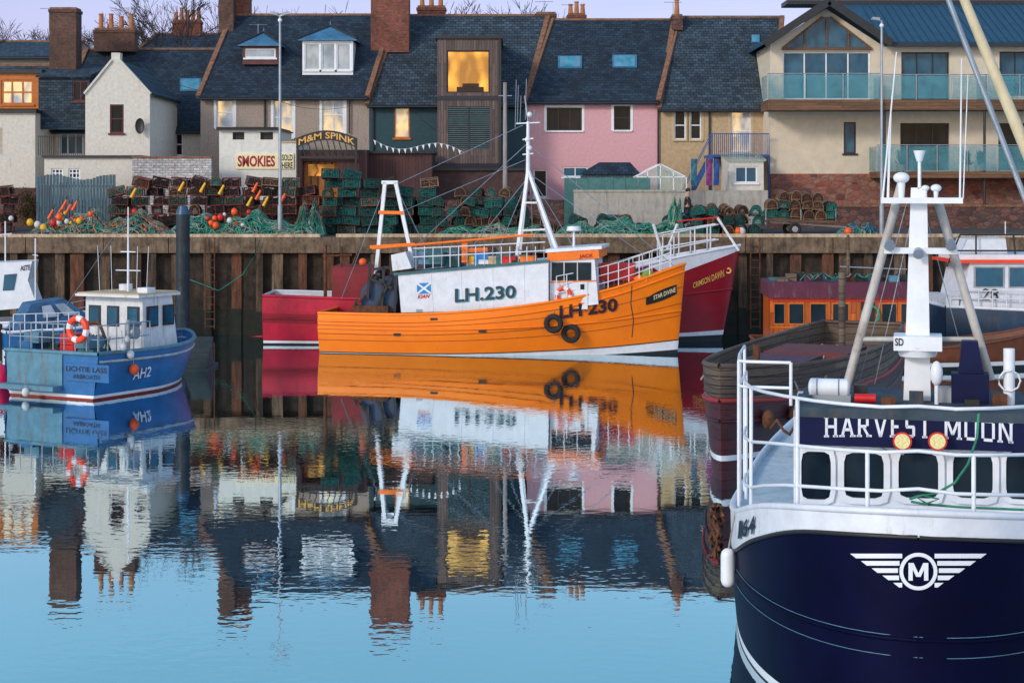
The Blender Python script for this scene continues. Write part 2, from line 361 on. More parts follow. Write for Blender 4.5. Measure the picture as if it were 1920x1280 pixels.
def house(p0,p1,ev,rd,D,dh,sk,wm,rm,label,wins=(),zb=4.5,name='terraced_house',cop=(1,1),gut=True,pipes=()):
    x0,x1=X(p0,D),X(p1,D); ze=Z(ev,D); zr=Z(rd,D+dh); T=thing(name,((x0+x1)/2,D,zb),label,'house')
    hs=[]; m=MB()
    for w in wins: hs.append((X(w[0],D),X(w[1],D),Z(w[3],D),Z(w[2],D)))
    wallholes(m,x0,x1,zb,ze,D,hs,wm)
    for x in(x0,x1): m.poly([(x,D,zb),(x,D,ze),(x+sk,D+dh,zr),(x+2*sk,D+2*dh,ze),(x+2*sk,D+2*dh,zb)],wm)
    m.poly([(x0+2*sk,D+2*dh,zb),(x1+2*sk,D+2*dh,zb),(x1+2*sk,D+2*dh,ze),(x0+2*sk,D+2*dh,ze)],wm)
    m.part('wall',T)
    for h,w in zip(hs,wins): window(T,h,D,w[4],w[5],w[6],w[7],sur=w[8] if len(w)>8 else None)
    r=MB(); k=.3/dh; th=V((0,-.08,.1))
    a0=V((x0-sk*k,D-.3,ze-(zr-ze)*k)); a1=a0+V((x1-x0,0,0)); b0=V((x0+sk,D+dh,zr)); b1=b0+V((x1-x0,0,0))
    r.prism([a0,a1,b1,b0],th,rm)
    c0=V((x0+2*sk,D+2*dh,ze)); c1=c0+V((x1-x0,0,0)); r.prism([b0+V((0,.01,0)),b1+V((0,.01,0)),c1,c0],(0,.08,.1),rm)
    r.cyl(b0+V((0,0,.12)),b1+V((0,0,.12)),.1,coping)
    R=r.part('roof',T)
    if gut:
        g=MB().cyl(a0+V((0,-.1,0)),a1+V((0,-.1,0)),.07,pipe)
        for pp in pipes: g.cyl((X(pp,D),D-.08,zb),(X(pp,D),D-.08,ze-.1),.05,pipe)
        g.part('gutter',T)
    for on,a,b in((cop[0],a0,b0),(cop[1],a1,b1)):
        if on: MB().beam(a+V((0,0,.12)),b+V((0,0,.16)),.26,.2,coping).part('coping',R)
    def rp(px,py):
        s=(zr-ze)/dh
        y=(H-ze+s*D)/(s+(py-358)/F); return V((X(px,y),y,Z(py,y)))
    return T,R,rp,(x0,x1,ze,zr)
def skylight(R,rp,a,b,t,bt):
    m=MB(); q=[rp(a,bt),rp(b,bt),rp(b,t),rp(a,t)]; n=(q[1]-q[0]).cross(q[3]-q[0]).normalized()
    m.prism([p+n*.1 for p in q],n*.1,lead); s=m.part('skylight',R)
    c=sum(q,V((0,0,0)))/4; MB().poly([c+(p-c)*.84+n*.215 for p in q],gl_sky).part('pane',s)
# ------------------------------------------------------------ world, light, camera
w=bpy.data.worlds.new('World'); scene.world=w; w.use_nodes=True
n=w.node_tree.nodes; l=w.node_tree.links; bg=n['Background']; out=n['World Output']
sky=n.new('ShaderNodeTexSky'); sky.sky_type='NISHITA'; sky.sun_disc=False; sky.sun_elevation=math.radians(22); sky.sun_rotation=math.radians(225)
l.new(sky.outputs[0],bg.inputs[0]); bg.inputs[1].default_value=.05
tc=n.new('ShaderNodeTexCoord'); sp=n.new('ShaderNodeSeparateXYZ'); l.new(tc.outputs['Generated'],sp.inputs[0])
def wramp(pts,src=None):
    r=n.new('ShaderNodeValToRGB'); e=r.color_ramp.elements
    while len(e)<len(pts): e.new(.5)
    for i,(p,c) in enumerate(pts): e[i].position=p; e[i].color=c4(c)
    l.new(src or sp.outputs[2],r.inputs[0]); return r.outputs[0]
def wmix(f,a,b,bt='MIX'):
    m=n.new('ShaderNodeMix'); m.data_type='RGBA'; m.blend_type=bt
    if hasattr(f,'links'): l.new(f,m.inputs[0])
    else: m.inputs[0].default_value=f
    l.new(a,m.inputs[6]); l.new(b,m.inputs[7]); return m.outputs[2]
def wmath(op,a,b,c=None,clamp=False):
    m=n.new('ShaderNodeMath'); m.operation=op; m.use_clamp=clamp
    for i,x in enumerate((a,b,c)):
        if x is None: continue
        if hasattr(x,'links'): l.new(x,m.inputs[i])
        else: m.inputs[i].default_value=x
    return m.outputs[0]
front=wramp([(0,(.46,.38,.58)),(.1,(.43,.41,.72)),(.14,(.36,.44,.68)),(.2,(.28,.48,.64)),(.26,(.22,.50,.66)),(.34,(.18,.48,.66)),(.6,(.10,.3,.55)),(1,(.12,.26,.48))])
back=wramp([(0,(.6,.42,.28)),(.08,(.72,.58,.45)),(.2,(.95,.92,.95)),(.45,(.75,.85,1.05)),(.7,(.35,.46,.68)),(1,(.14,.28,.48))])
glow=wramp([(0,(.9,.35,.06)),(.05,(1.1,.58,.1)),(.11,(1.0,.62,.18)),(.17,(.35,.25,.14)),(.24,(0,0,0))])
fb_=wmath('MULTIPLY_ADD',sp.outputs[1],-1.3,.1,True); az=wmath('MULTIPLY_ADD',sp.outputs[1],-6.,-4.9,True)
nn=n.new('ShaderNodeTexNoise'); nn.inputs['Scale'].default_value=2.5; nn.inputs['Detail'].default_value=5
mp=n.new('ShaderNodeMapping'); mp.inputs['Scale'].default_value=(1,1,7); l.new(tc.outputs['Generated'],mp.inputs[0]); l.new(mp.outputs[0],nn.inputs['Vector'])
base=wmix(fb_,front,back)
cld=wramp([(.35,(.88,.88,.91)),(.65,(1.08,1.07,1.05))],nn.outputs[0])
base=wmix(1.,base,cld,'MULTIPLY')
cld2=wramp([(.4,(.45,.4,.4)),(.55,(1.1,1.1,1.1))],nn.outputs[0])
g2=wmix(1.,glow,cld2,'MULTIPLY'); tot=wmix(az,base,g2,'ADD')
bg2=n.new('ShaderNodeBackground'); l.new(tot,bg2.inputs[0]); bg2.inputs[1].default_value=1.
ad=n.new('ShaderNodeAddShader'); l.new(bg.outputs[0],ad.inputs[0]); l.new(bg2.outputs[0],ad.inputs[1]); l.new(ad.outputs[0],out.inputs[0])
sl=bpy.data.lights.new('sun','SUN'); sl.energy=1.8; sl.angle=math.radians(10); sl.color=(1,.88,.74)
so=bpy.data.objects.new('sun',sl); COL.objects.link(so); so.rotation_euler=V((.62,.62,-.38)).to_track_quat('-Z','Y').to_euler()
cam=bpy.data.cameras.new('camera'); co=bpy.data.objects.new('camera',cam); COL.objects.link(co)
co.location=(0,0,H); co.rotation_euler=(math.pi/2,0,0); cam.lens=60; cam.sensor_width=36; cam.shift_y=-282/1920; cam.clip_end=5000; cam.clip_start=.5
scene.camera=co
scene.view_settings.view_transform='Standard'; scene.view_settings.look='None'; scene.view_settings.exposure=0
# ------------------------------------------------------------ water, ground, quay
QD=74.5; QZ=Z(445,QD)
t=NT('harbour_water'); geo=t.node('ShaderNodeNewGeometry'); P=geo.outputs['Position']
n1=t.noise(P,3.2,2,.45,(1,1.3,1)); n2=t.noise(P,.1,2,.5,(1,1.6,1)); n3=t.noise(P,.45,2,.5,(.6,1.2,1))
msk=t.ramp(n2,[(.4,.15),(.6,1.)])
hh=t.mix(1.,n1,msk,'MULTIPLY'); hh=t.mix(.5,hh,n3,'ADD')
bp=t.node('ShaderNodeBump'); bp.inputs['Strength'].default_value=1.; bp.inputs['Distance'].default_value=.0034; t.link(hh,bp.inputs['Height'])
gls=t.node('ShaderNodeBsdfGlossy'); gls.inputs['Color'].default_value=(.72,.86,.92,1); gls.inputs['Roughness'].default_value=.006; t.link(bp.outputs[0],gls.inputs['Normal'])
df=t.node('ShaderNodeBsdfDiffuse'); df.inputs['Color'].default_value=(.004,.03,.045,1)
lw=t.node('ShaderNodeFresnel'); lw.inputs['IOR'].default_value=1.9
f=t.ramp(lw.outputs[0],[(0.,.35),(.4,.97)])
ms=t.node('ShaderNodeMixShader'); t.link(f,ms.inputs[0]); t.link(df.outputs[0],ms.inputs[1]); t.link(gls.outputs[0],ms.inputs[2])
t.link(ms.outputs[0],t.n['Material Output'].inputs['Surface']); water=t.mat
MB().poly([(-3000,-3000,0),(3000,-3000,0),(3000,QD+.6,0),(-3000,QD+.6,0)],water).top('water',(0,0,0),'calm blue harbour water with fine ripples','water',kind='structure')
gm=pm('worn_tarmac',(.06,.058,.058),.9,var=.3,scale=1.5,bump=.3,dirt=(.1,.09,.07),da=.5)
g=MB(); rows=[(QD+.4,QZ-.02),(78,QZ),(86,4.72),(140,5.),(3000,5.)]
for (a,za),(b,zb2) in zip(rows,rows[1:]): g.poly([(-3000,a,za),(3000,a,za),(3000,b,zb2),(-3000,b,zb2)],gm)
g.top('ground',(0,0,0),'worn tarmac quayside ground','ground',kind='structure')
T=thing('quay_wall',(0,QD,0),'stained concrete quay wall with vertical timber piles','wall')
qm=pm('quay_wall_face',(.04,.028,.02),.95,var=.6,scale=2.2,bump=.6,dirt=(.010,.012,.009),da=.45)
pile=pm('weathered_pile_timber',(.21,.135,.085),.9,var=.6,scale=2.5,bump=.8,dirt=(.022,.022,.018),da=.43,rnd=.6,vs=(3,3,.4))
pile2=pm('rusty_pile_steel',(.14,.055,.028),.9,var=.5,scale=3.,bump=.8,dirt=(.03,.02,.015),da=.45,vs=(3,3,.4))
copem=pm('cope_concrete',(.17,.12,.08),.9,var=.5,scale=2.,bump=.6,dirt=(.04,.028,.02),da=.46)
algae=pm('algae_covered_stone',(.009,.012,.006),.8,var=.5,scale=3,bump=.5)
m=MB(); m.box(-60,60,QD+.35,QD+1.5,1.1,QZ-.04,qm); m.box(-60,60,QD+.32,QD+1.5,-1,1.1,algae); m.part('wall',T)
m=MB(); xx=-40
while xx<40:
    ww=random.uniform(2.6,4.5); m.box(xx,xx+ww-.03,QD-.05+random.uniform(-.02,.02),QD+1.2,QZ-.68,QZ,copem); xx+=ww
m.part('cope',T)
xx=X(-40,QD); k=0
while xx<X(1960,QD) and k<98:
    ww=random.uniform(.26,.5); o=random.uniform(-.02,.25); pl=random.choice((pile,pile,pile2))
    zl=random.uniform(.7,1.2)
    m=MB(); m.box(xx,xx+ww,QD+o,QD+.34,zl,QZ-.68,pl); m.box(xx,xx+ww,QD+o+.005,QD+.34,-.6,zl,algae)
    if k%4==0: m.box(xx-.05,xx+ww+.05,QD+o-.12,QD+o,.9,QZ-.75,pl)
    m.part('timber_pile',T); xx+=random.choice((.75,1.1,1.2,1.35)); k+=1
edge=pm('rusty_painted_edge_rail',(.55,.47,.34),.6,var=.2,scale=2,dirt=(.28,.08,.02),da=.42)
MB().box(X(-60,QD),X(600,QD),QD+.02,QD+.3,QZ+.004,QZ+.14,edge).part('edge_rail',T)
MB().box(X(630,QD),X(2000,QD),QD+.02,QD+.3,QZ+.004,QZ+.15,edge).part('edge_rail',T)
for px in(395,1415):
    m=MB()
    for s_ in(-.2,.2): m.cyl((X(px,QD)+s_,QD-.18,.3),(X(px,QD)+s_,QD-.18,QZ),.03,rust)
    for i in range(12): m.cyl((X(px,QD)-.2,QD-.18,.4+i*.32),(X(px,QD)+.2,QD-.18,.4+i*.32),.02,rust)
    m.part('ladder',T)
m=MB(); m.tube([(X(a,QD-.2),QD-.2,Z(b,QD-.2)) for a,b in((487,450),(478,480),(455,515),(410,545),(345,520))],.022,pm('teal_rope',(.02,.24,.2),.8,var=.4),4); m.part('mooring_rope',T)
m=MB(); m.tube([(X(a,QD-.2),QD-.2-.2*i,Z(b,QD-.2-.2*i)) for i,(a,b) in enumerate(((380,632),(430,634),(495,630)))],.025,red,4); m.part('mooring_rope',T)
# ------------------------------------------------------------ houses
fw=whiteclean; fd=pm('dark_frame',(.03,.018,.02),.5); fr_=pm('maroon_frame',(.1,.012,.02),.5); tan=pm('tan_margin',(.52,.4,.24),.8,var=.1)
house(-60,100,108,82,104,5,.6,beige,slate,'grey slate roofed house with pale walls',zb=5)
T,R,rp,_=house(255,420,100,68,112,5,.4,beige,slate,'distant slate roofed house',zb=5)
chimney(R,325,378,38,95,117,brickr,5)
T,R,rp,_=house(-80,102,190,128,93,3.,.3,offwhite,slate,'white cottage with orange framed dormer window',[] ,zb=4.6)
m=MB(); a,b=X(-40,92),X(75,92); dh_=(X(2,92),X(62,92),Z(196,92),Z(150,92)); wallholes(m,a,b,Z(204,92),Z(138,92),92,[dh_],varnf); m.box(a-.1,b+.15,91.8,95.5,Z(138,92),Z(131,92),pipe); m.poly([(b,92,Z(204,92)),(b,95.4,Z(204,92)),(b,95.4,Z(138,92)),(b,92,Z(138,92))],varnf); m.poly([(a,92,Z(204,92)),(b,92,Z(204,92)),(b,95.4,Z(204,92)),(a,95.4,Z(204,92))],varnf)
dm=m.part('dormer',R); window(dm,dh_,92,varnf,gl_mix,3,2,.1)
m=MB(); x0,x1=X(-60,90),X(66,90); wallholes(m,x0,x1,4.5,Z(212,90),90,[(X(-10,90),X(5,90),Z(290,90),Z(240,90))],offwhite); m.poly([(x1,90,4.5),(x1,93,4.5),(x1,93,Z(205,90)),(x1,90,Z(212,90))],offwhite); m.box(x0,x1+.1,89.8,93,Z(212,90),Z(206,90),pipe); m.part('extension',T)
chimney(R,98,148,16,140,94,brickb,0,1.2)
T,R,rp,_=house(100,385,240,97,93,5,.6,offwhite,slatedk,'dark slate roofed house with cream walls',[(322,343,250,292,fw,gl_dk,1,2),(112,156,250,290,fw,gl_bl,3,1)])
skylight(R,rp,338,378,152,176); chimney(R,180,256,54,98,97.5,brickb,4,1.)
m=MB(); a,b=X(72,91),X(168,91); wallholes(m,a,b,Z(243,91),Z(146,91),91,[(X(136,91),X(166,91),Z(190,91),Z(152,91))],slate); m.prism([(a-.1,90.8,Z(146,91)),(b+.1,90.8,Z(146,91)),(b+.1,95,Z(128,95)),(a-.1,95,Z(128,95))],(0,0,.12),slate); m.poly([(a,91,Z(243,91)),(a,95,Z(243,91)),(a,95,Z(146,91)),(a,91,Z(146,91))],slate)
dm=m.part('dormer',R); window(dm,(X(136,91),X(166,91),Z(190,91),Z(152,91)),91,fr_,gl_dk,2,1)
m=MB(); bx0,bx1=X(72,88),X(158,88); zb_=Z(291,88)
for i in range(22): m.cyl((bx0+(bx1-bx0)*i/21,88,zb_),(bx0+(bx1-bx0)*i/21,88,zb_+.95),.015,pipe,n=4)
m.box(bx0,bx1,87.97,88.03,zb_+.95,zb_+1,pipe); m.part('railing',T)
D=86; x0,x1=X(160,D),X(281,D); xa=X(217,D); zb=4.6; ze=Z(176,D); za=Z(116,D)
T=thing('gabled_house',((x0+x1)/2,D,zb),'cream white gabled cottage with satellite dish','house')
m=MB(); hw=(X(206,D),X(232,D),Z(250,D),Z(196,D)); wallholes(m,x0,x1,zb,ze,D,[hw],offwhite); m.poly([(x0,D,ze),(x1,D,ze),(xa+.25,D,za),(xa-.25,D,za)],offwhite); m.box(xa-.22,xa+.22,D-.01,D+.5,za-.05,za+.45,offwhite)
for x in(x0,x1): m.poly([(x,D,zb),(x,D+7,zb),(x,D+7,ze),(x,D,ze)],offwhite)
m.part('wall',T); window(T,hw,D,fr_,gl_dk,1,2)
r=MB(); 
r.prism([(x1+.2,D+.1,ze-.15),(x1+.2,D+7,ze-.15),(xa,D+7,za),(xa,D+.1,za)],(.05,0,.12),slate); r.prism([(x0-.2,D+.1,ze-.15),(x0-.2,D+7,ze-.15),(xa,D+7,za),(xa,D+.1,za)],(-.05,0,.12),slate)
R=r.part('roof',T); MB().beam((x0-.05,D+.05,ze),(xa-.2,D+.05,za+.08),.3,.1,offwhite).beam((x1+.05,D+.05,ze),(xa+.2,D+.05,za+.08),.3,.1,offwhite).part('coping',R)
m=MB(); c=V((X(265,D),D-.35,Z(237,D))); 
for i in range(14):
    a=2*math.pi*i/14; b=2*math.pi*(i+1)/14
    for r0,r1,y0,y1 in((0,.25,.1,.06),(.25,.4,.06,0)):
        m.poly([c+V((r0*math.cos(a)*.6,y0,r0*math.sin(a))),c+V((r0*math.cos(b)*.6,y0,r0*math.sin(b))),c+V((r1*math.cos(b)*.6,y1,r1*math.sin(b))),c+V((r1*math.cos(a)*.6,y1,r1*math.sin(a)))],pipe)
m.cyl(c+V((0,.1,0)),c+V((0,.36,-.2)),.03,pipe).cyl(c+V((0,.05,-.35)),c+V((-.1,-.4,-.1)),.015,pipe); m.part('satellite_dish',T)
T,R,rp,E=house(376,692,176,33,91,4.6,.95,beige,slatedk,'pebbledashed house with two dormers and white windows',
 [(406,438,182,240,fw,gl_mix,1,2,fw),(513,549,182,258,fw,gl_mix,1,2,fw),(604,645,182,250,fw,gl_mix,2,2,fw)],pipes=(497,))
chimney(R,412,440,-25,64,95,brickb,0,.9); chimney(R,443,470,-10,40,96,brickr,2,.9)
chimney(R,697,768,-30,100,94,brickr,0,1.3); chimney(R,783,835,12,34,97,brickr,3,.9)
m=MB(); yy=90.88
m.cyl((X(420,yy),yy,Z(178,yy)),(X(497,yy),yy,Z(183,yy)),.05,pipe).cyl((X(655,yy),yy,Z(250,yy)),(X(655,yy),yy,Z(182,yy)),.04,pipe); m.part('drain_pipe',T)
def dormer(R,p0,p1,mid,bot,D,fm,wl,apex,nm,gl):
    x0,x1=X(p0,D),X(p1,D); z0,z1,za=Z(bot,D),Z(mid,D),Z(apex,D); m=MB()
    hs=[(x0+.12+(x1-x0-.24)*i/nm+(.06 if i else 0),x0+.12+(x1-x0-.24)*(i+1)/nm,z0+.35,z1-.12) for i in range(nm)]
    wallholes(m,x0,x1,z0,z1,D,hs,wl)
    for x in(x0,x1): m.poly([(x,D,z0),(x,D+2.8,z0),(x,D+2.8,z1),(x,D,z1)],wl)
    d=m.part('dormer',R)
    for h in hs: window(d,h,D,fm,gl,1,1,.07)
    xm=(x0+x1)/2; e=.22; r=MB(); ap=V((xm,D+1.3,za)); bk=V((xm,D+3.6,za))
    A,B,C,E_=V((x0-e,D-e,z1)),V((x1+e,D-e,z1)),V((x1+e,D+3.2,z1)),V((x0-e,D+3.2,z1))
    r.prism([A,B,ap],(0,0,.08),lead); r.prism([B,C,bk,ap],(0,0,.08),lead); r.prism([A,ap,bk,E_],(0,0,.08),lead)
    for q in(A,B): r.cyl(q+V((0,0,.1)),ap+V((0,0,.1)),.07,pipe)
    r.cyl(ap,ap+V((0,0,.35)),.06,lead,.02)
    r.part('dormer_roof',d); return d
dormer(R,455,521,87,121,92.2,fw,pm('red_brown_cheek',(.12,.045,.045),.8),60,1,gl_cur)
dormer(R,567,662,77,144,91.9,fw,fw,48,3,gl_cur)
T,R,rp,E=house(692,986,190,34,91,4.7,1.3,tealw,slate2,'dark teal house with slate roof and timber tower',[(739,768,196,259,varnf,gl_mix,1,1)],cop=(1,1),pipes=(700,))
chimney(R,1004,1042,24,64,96,brickb,0,.9); chimney(R,1064,1098,26,44,99,brickr,3,.8)
D=88.3; x0,x1=X(820,D),X(938,D); z0,z1=Z(326,D),Z(73,D)
m=MB(); h1=(X(838,D),X(918,D),Z(174,D),Z(95,D)); h2=(X(840,D),X(918,D),Z(280,D),Z(200,D)); wallholes(m,x0,x1,z0,z1,D,[h1,h2],timber,.25)
m.poly([(x1,D,z0),(x1,D+6,z0),(x1,D+6,z1),(x1,D,z1)],timber); m.poly([(x0,D,z0),(x0,D+6,z0),(x0,D+6,z1),(x0,D,z1)],timber)
m.box(x0-.12,x1+.12,D-.12,D+6,z1,z1+.16,pipe); m.box(x0,x1,D-.04,D,Z(188,D),Z(180,D),pipe); m.box(x1-.1,x1+.05,D-.05,D,z0,z1,pipe)
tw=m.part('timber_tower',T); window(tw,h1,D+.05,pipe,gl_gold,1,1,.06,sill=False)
m=MB(); yy=D+.11; cx=(h1[0]+h1[1])/2; sm_=pm('dim_sofa_fabric',(.05,.03,.02),.9); m.box(cx-.6,cx+.8,yy-.03,yy-.01,h1[2]+.06,h1[2]+.3,sm_).box(cx-.3,cx+.55,yy-.035,yy-.012,h1[2]+.25,h1[2]+.48,sm_); m.part('sofa',tw)
m=MB(); a,b,c,d=h2; m.poly([(a,D+.2,c),(b,D+.2,c),(b,D+.2,d),(a,D+.2,d)],gl_dk)
for i in range(22): z=c+(d-c)*(i+.5)/22; m.box(a,b,D+.02,D+.1,z-.025,z+.02,pm('louvre_grey',(.06,.13,.16),.5))
m.box((a+b)/2-.04,(a+b)/2+.04,D-.01,D+.12,c,d,pipe); m.part('louvred_window',tw)
T,R,rp,E=house(988,1237,184,42,91,4.6,1.45,pinkw,slatedk,'pink harled house with slate roof and skylights',
 [(1025,1091,202,245,fd,gl_dk,3,1,fw),(1151,1182,199,244,fd,gl_dk,1,2,fw),(1055,1102,313,332,fw,gl_bl,2,1),(1000,1026,318,370,fw,gl_dk,1,1)],pipes=(1234,))
skylight(R,rp,1046,1091,110,133); skylight(R,rp,1148,1194,108,132)
T,R,rp,E=house(1238,1450,197,37,91,4.6,1.2,creamd,slate2,'ochre rendered house with blue balcony stairs',
 [(1264,1286,208,262,fw,gl_dk,1,2,tan),(1294,1315,208,262,fw,gl_dk,1,2,tan),(1370,1408,207,285,fw,gl_mix,1,2,tan),(1395,1420,310,345,fw,gl_mix,1,2)],pipes=(1330,))
chimney(R,1259,1279,28,58,95,sanddk,1,.8); skylight(R,rp,1408,1424,70,85)
bluem=pm('blue_painted_iron',(.012,.08,.28),.45)
m=MB(); a,b=X(1332,88),X(1442,88); zz=Z(290,88); m.box(a,b,88,91,zz-.12,zz,bluem)
for i in range(30): x=a+(b-a)*i/29; m.cyl((x,88,zz),(x,88,zz+1.05),.018,bluem,n=4)
m.box(a,b,87.97,88.03,zz+1.05,zz+1.1,bluem)
for x in(a,b,(a+b)/2): m.cyl((x,88.1,4.6),(x,88.1,zz),.05,bluem)
for s_ in(0,1):
    m.beam((a,88-.0-s_*.8,zz),(a-1.8,88-s_*.8,4.7),.08,.2,bluem); m.beam((a,88-s_*.8,zz+1),(a-1.8,88-s_*.8,5.7),.04,.04,bluem)
for i in range(12): q=(i+.5)/12; m.box(a-1.8*q-.1,a-1.8*q+.1,87.2,88,zz-(zz-4.7)*q-.03,zz-(zz-4.7)*q,bluem)
m.part('balcony_stair',T,'blue iron balcony with stair')
# modern building
D=88.5; T=thing('modern_flats',(X(1700,D),D,4.6),'cream modern flats with glass balconies and sandstone base','building')
x0,x1,xg=X(1444,D),X(2060,D),X(1652,D); m=MB()
hs=[(X(1582,D),X(1605,D),Z(288,D),Z(229,D)),(X(1468,D),X(1632,D),Z(187,D),Z(97,D)),(X(1690,D),X(1780,D),Z(190,D),Z(98,D)),(X(1874,D),X(1935,D),Z(180,D),Z(97,D)),(X(1688,D),X(1780,D),Z(320,D),Z(231,D)),(X(1872,D),X(1950,D),Z(320,D),Z(231,D))]
wallholes(m,x0,x1,Z(326,D),Z(84,D),D,hs,cream,.3)
m.poly([(x0,D,4.6),(x0,D+9,4.6),(x0,D+9,Z(84,D)),(x0,D,Z(84,D))],cream)
m.part('wall',T)
window(T,hs[0],D,fd,gl_bl,1,1); window(T,hs[1],D+.1,fw,gl_bl,4,1,.08); window(T,hs[2],D+.1,fd,gl_bl,3,1); window(T,hs[3],D+.1,fd,gl_bl,2,1); window(T,hs[4],D+.1,fd,gl_dk,3,1); window(T,hs[5],D+.1,fd,gl_dk,2,1)
m=MB().box(x0-.02,X(1645,D),D-.3,D+.5,4.4,Z(326,D),sand).box(X(1645,D),x1,D-.3,D+.5,4.4,Z(334,D),sand); m.part('sandstone_base',T)
ax,az_=X(1549,D),Z(17,D); gl0=[(X(1468,D),D-.02,Z(90,D)),(X(1632,D),D-.02,Z(90,D)),(ax+.2,D-.02,Z(32,D)),(ax-.2,D-.02,Z(32,D))]
m=MB().poly([(x0,D+.02,Z(84,D)),(xg,D+.02,Z(84,D)),(ax,D+.02,az_)],cream).part('gable',T)
gw=MB().poly(gl0,gl_bl); 
for px in(1508,1549,1590): gw.beam((X(px,D),D-.05,Z(92,D)),(X(px,D),D-.05,Z(36 if px==1549 else 60,D)),.1,.08,timberh)
gw.beam((X(1466,D),D-.05,Z(92,D)),(X(1634,D),D-.05,Z(92,D)),.12,.14,timberh); gw.beam(gl0[0],gl0[3],.1,.1,timberh); gw.beam(gl0[1],gl0[2],.1,.1,timberh)
gw.part('gable_glazing',T)
r=MB(); le=V((X(1428,D),D-.9,Z(86,D))); re=V((X(1665,D),D-.9,Z(84,D))); ap=V((ax,D-.9,Z(8,D))); dv=V((0,9,0))
r.prism([le,ap,ap+dv,le+dv],(0,0,.18),metalr); r.prism([ap,re,re+dv,ap+dv],(0,0,.18),metalr)
r.beam(le+V((0,-.05,0)),ap+V((0,-.05,.05)),.1,.4,pipe); r.beam(re+V((0,-.05,0)),ap+V((0,-.05,.05)),.1,.4,pipe)
R=r.part('roof',T)
r=MB(); a,b=xg,x1; r.prism([(a,D-.6,Z(86,D)),(b,D-.6,Z(86,D)),(b,D+5,Z(14,D+5)),(a-1.2,D+5,Z(14,D+5))],(0,-.05,.15),metalr)
for i in range(28):
    q=a+(b-a)*i/28; r.beam((q,D-.66,Z(86,D)+.17),(q,D+4.9,Z(14,D+5)+.17),.05,.06,metalr)
r.box(X(1470,D+6),b,D+5,D+7,Z(12,D+6),Z(4,D+6),pipe); r.box(a,b,D-.75,D-.6,Z(90,D),Z(84,D),pipe); r.part('roof',T)
def balcony(px0,px1,pt,pb,pf,D0):
    x0,x1=X(px0,D0),X(px1,D0); zt,zb,zf=Z(pt,D0),Z(pb,D0),Z(pf,D0)
    bl=MB().box(x0,x1,D0,D0+2.4,zf,zb,timberh).part('balcony',T)
    n_=max(2,int((x1-x0)/1.5)); pst=MB()
    for i in range(n_+1):
        x=x0+(x1-x0)*i/n_; pst.cyl((x,D0+.08,zb),(x,D0+.08,zt),.03,steel)
    pst.cyl((x0,D0+.08,zt),(x1,D0+.08,zt),.03,steel,n=6); pst.part('balustrade',bl)
    for i in range(n_):
        a=x0+(x1-x0)*i/n_+.06; b=x0+(x1-x0)*(i+1)/n_-.06; MB().box(a,b,D0+.06,D0+.075,zb+.05,zt-.06,balg).part('glass_panel',bl)
    MB().box(x0,x0+.015,D0+.1,D0+2.3,zb+.05,zt-.06,balg).part('glass_panel',bl)
balcony(1440,1652,138,187,206,86.3); balcony(1653,1850,140,187,206,86.6); balcony(1850,2040,140,187,206,86.6); balcony(1645,2040,272,322,334,86.5)
for px in(1660,1848): MB().cyl((X(px,86.6),86.8,4.5),(X(px,86.6),86.8,Z(187,86.6)),.07,pipe).part('balcony_post',T)
for px,py in((1688,300),(1810,300),(1835,292)):
    m=MB(); b=V((X(px,87.4),87.4,Z(322,87.4))); m.cyl(b,b+V((0,0,.35)),.18,tan,.22,10)
    for i in range(90):
        a=random.random()*6.28; e=b+V((math.cos(a)*random.random()*.35,math.sin(a)*.3*random.random(),.45+random.random()*.7)); m.add([b+V((0,0,.3)),e,e+V((.05,0,-.1))],[(0,1,2)],pm('pot_plant_leaf',(.03,.08,.03),.7))
    m.top('potted_plant',b,'leafy plant in a clay pot on a balcony','plant',group='potted plants on balconies')
def aerial(px,top,bot,D):
    m=MB(); x=X(px,D); m.cyl((x,D,Z(bot,D)),(x,D,Z(top,D)),.02,steel,n=5); zt=Z(top,D)
    m.cyl((x-.5,D,zt-.05),(x+.5,D,zt-.05),.012,steel,n=4)
    for i in range(6): q=x-.45+i*.18; m.cyl((q,D-.2,zt-.05),(q,D+.2,zt-.05),.008,steel,n=4)
    m.top('roof_aerial',(x,D,Z(bot,D)),'thin metal television aerial on a roof','aerial',group='television aerials')
for a in((92,15,60,96),(1020,2,24,96),(1069,8,28,99),(1262,3,30,95),(240,14,55,97),(484,45,88,93.5)): aerial(*a)
